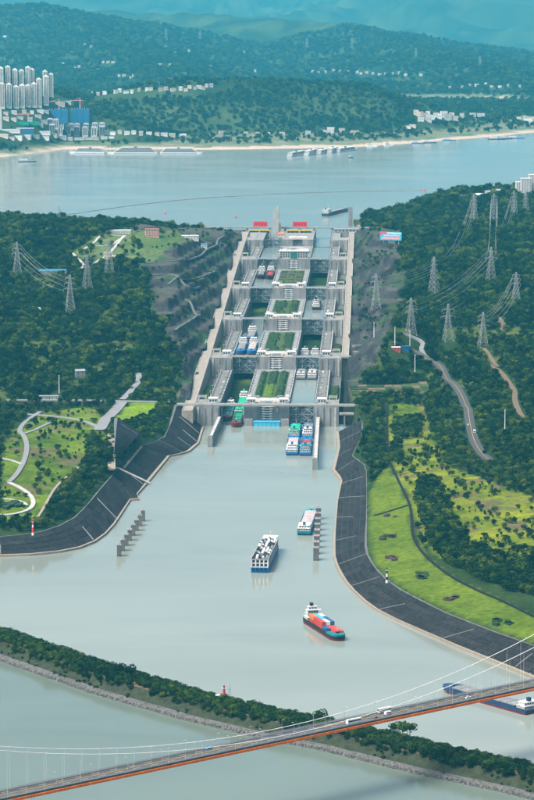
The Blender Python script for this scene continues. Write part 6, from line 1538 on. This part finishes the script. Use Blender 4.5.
def scatter(name, pts, kinds, label):
    """one object: crowns instanced on a cloud of points"""
    A = np.array([(p[0], p[1], p[2]) for p in pts], np.float32)
    me_ = bpy.data.meshes.new(name); me_.vertices.add(len(A)); me_.vertices.foreach_set('co', A.ravel())
    for nm, tp, dat in (('tree_scale', 'FLOAT', np.array([p[3] for p in pts], np.float32)), ('tree_turn', 'FLOAT', rng.uniform(0, 6.28, len(A)).astype(np.float32)), ('tree_kind', 'INT', np.array([p[4] for p in pts], np.int32))):
        at_ = me_.attributes.new(nm, tp, 'POINT'); at_.data.foreach_set('value', dat)
    o = bpy.data.objects.new(name, me_); C.objects.link(o); me_.materials.append(M_leaf); tag(o, label, 'trees', kind='stuff')
    ng = bpy.data.node_groups.new(name, 'GeometryNodeTree')
    ng.interface.new_socket('Geometry', in_out='INPUT', socket_type='NodeSocketGeometry'); ng.interface.new_socket('Geometry', in_out='OUTPUT', socket_type='NodeSocketGeometry')
    N = ng.nodes; gi = N.new('NodeGroupInput'); go = N.new('NodeGroupOutput'); jn = N.new('GeometryNodeJoinGeometry')
    def named(nm, tp): n_ = N.new('GeometryNodeInputNamedAttribute'); n_.data_type = tp; n_.inputs['Name'].default_value = nm; return n_.outputs['Attribute']
    sc_, tu, kd_ = named('tree_scale', 'FLOAT'), named('tree_turn', 'FLOAT'), named('tree_kind', 'INT')
    cx_ = N.new('ShaderNodeCombineXYZ'); ng.links.new(tu, cx_.inputs['Z'])
    er = N.new('FunctionNodeEulerToRotation'); ng.links.new(cx_.outputs[0], er.inputs[0])
    for kd in sorted(set(kinds)):
        cp = N.new('FunctionNodeCompare'); cp.data_type = 'INT'; cp.operation = 'EQUAL'
        ins = [i_ for i_ in cp.inputs if i_.type == 'INT']; ng.links.new(kd_, ins[0]); ins[1].default_value = int(kd)
        oi = N.new('GeometryNodeObjectInfo'); oi.inputs['Object'].default_value = proto_objs[kd]; oi.inputs['As Instance'].default_value = True; oi.transform_space = 'ORIGINAL'
        ip = N.new('GeometryNodeInstanceOnPoints')
        ng.links.new(gi.outputs[0], ip.inputs['Points']); ng.links.new(cp.outputs[0], ip.inputs['Selection']); ng.links.new(oi.outputs['Geometry'], ip.inputs['Instance'])
        ng.links.new(er.outputs[0], ip.inputs['Rotation']); ng.links.new(sc_, ip.inputs['Scale']); ng.links.new(ip.outputs[0], jn.inputs[0])
    ng.links.new(jn.outputs[0], go.inputs[0])
    md = o.modifiers.new('scatter', 'NODES'); md.node_group = ng
    return o
rest = big[300:]; rest_b = small[300:]
scatter('woodland', rest, [0, 1, 2, 3], 'dense green woodland covering the hills on both sides of the lock')
scatter('undergrowth', rest_b, [4, 5], 'low bushes filling the slopes and woods')
# woods beyond the reservoir
x, y = jitter(-1900, 1900, 8900, 14300, 20)
z_ = hgt_v(x, y); k = frustum(x, y, 1.1) & (z_ > 107) & (rng.random(x.size) < np.clip(fbm(x / 140, y / 140, 50, 4) * -2.6 + 2.25, .12, .97) * np.clip((z_ - 104) / 22, .15, 1)); 
far_xy = np.array([p for l in (BK, FR, ES, CR, WF) for p in l])
for p in far_xy: k &= ~((np.abs(x - p[0]) < 22) & (y < p[1] + 40) & (y > p[1] - 130))
x, y, z_ = x[k], y[k], z_[k]
x2, y2 = jitter(-2400, 2400, 14300, 19500, 34)
z2 = hgt_v(x2, y2); k = frustum(x2, y2, 1.08) & (z2 > 107) & (rng.random(x2.size) < np.clip(fbm(x2 / 220, y2 / 220, 58, 4) * -2.2 + 2.2, .3, .97))
x2, y2, z2 = x2[k], y2[k], z2[k]
for p in FAR_H:
    k = ~((np.abs(x - p[0]) < 11) & (y < p[1] + 15) & (y > p[1] - 75)); x, y, z_ = x[k], y[k], z_[k]
    k = ~((np.abs(x2 - p[0]) < 15) & (y2 < p[1] + 20) & (y2 > p[1] - 110)); x2, y2, z2 = x2[k], y2[k], z2[k]
fp = list(zip(x2, y2, z2 - 4, rng.uniform(15, 30, x2.size), rng.choice([0, 1, 2, 4, 5], x2.size))) + list(zip(x, y, z_ - 2, rng.uniform(9, 19, x.size), rng.choice([0, 1, 2, 4, 5], x.size)))
scatter('far_woods', fp, [0, 1, 2, 4, 5], 'hazy woods on the hills beyond the reservoir')
print('trees', len(big), len(small), len(fp))

# shaped beds on the right lawn, hedge ring in the left park
FB = [(132.8,3145.9),(127.3,3035.7),(129.3,2914.9),(147.7,2827.3),(173,2720.2),(209.2,2623.9)]
for k, p in enumerate(FB):
    r = thing('flower_bed', f'{["first", "second", "third", "fourth", "fifth", "lowest"][k]} dark planted bed counted down the right-hand lawn', 'flower bed', (p[0], p[1], hgt(*p)), random.uniform(-.2, .2), 'planted beds on the lawn')
    for j in range((3, 7, 4, 9, 4, 9)[k]):
        a, b = random.uniform(-7, 7), random.uniform(-14, 14); ra, rb_ = random.uniform(2.4, 4.2), random.uniform(3, 7)
        poly = [(a + ra * math.cos(t * .7854) * random.uniform(.7, 1.2), b + rb_ * math.sin(t * .7854) * random.uniform(.7, 1.2)) for t in range(8)]
        MB().prism(poly, -.5, 1.5).build('shrub_patch', M_bed if k in (0, 2, 4) or (k == 1 and j % 2) else M_hedge, r)
HB = [(-279.9,3200.3),(-288.4,3197.4),(-271.5,3203.6),(-283.4,3190.3),(-276.5,3210.7)]
for k, p in enumerate(HB):
    r = tag(MB().prism([(5.5 * math.cos(t * .6283) * random.uniform(.7, 1.15), 12 * math.sin(t * .6283) * random.uniform(.7, 1.15)) for t in range(10)], -.5, 2.2).build('clipped_hedge', M_hedge, None, (p[0], p[1], hgt(*p))), 'dark clipped hedge patch inside the white ring path', 'hedge', 'hedges inside the white ring path')
# garden plots right of the lock
gp_ = np.array(G_PLOTS)
A, B_, C_, D_ = [np.array(p) for p in G_PLOTS]
for i in range(9):
    for j in range(4):
        f0, f1, g0, g1 = (i + .06) / 9, (i + .94) / 9, (j + .1) / 4, (j + .9) / 4
        q = [(A * (1 - f_) + B_ * f_) * (1 - g_) + (D_ * (1 - f_) + C_ * f_) * g_ for f_, g_ in ((f0, g0), (f1, g0), (f1, g1), (f0, g1))]
        z_ = max(hgt(*a) for a in q) + .3
        tag(MB().prism([tuple(a) for a in q], z_ - 3, z_ + random.uniform(.1, .8)).build('garden_plot', random.choice((M_soil, M_hedge, M_lawn, M_hedge)), None), 'small garden plot in the grid beside the right viaducts', 'garden plot', 'garden plots beside the viaducts')
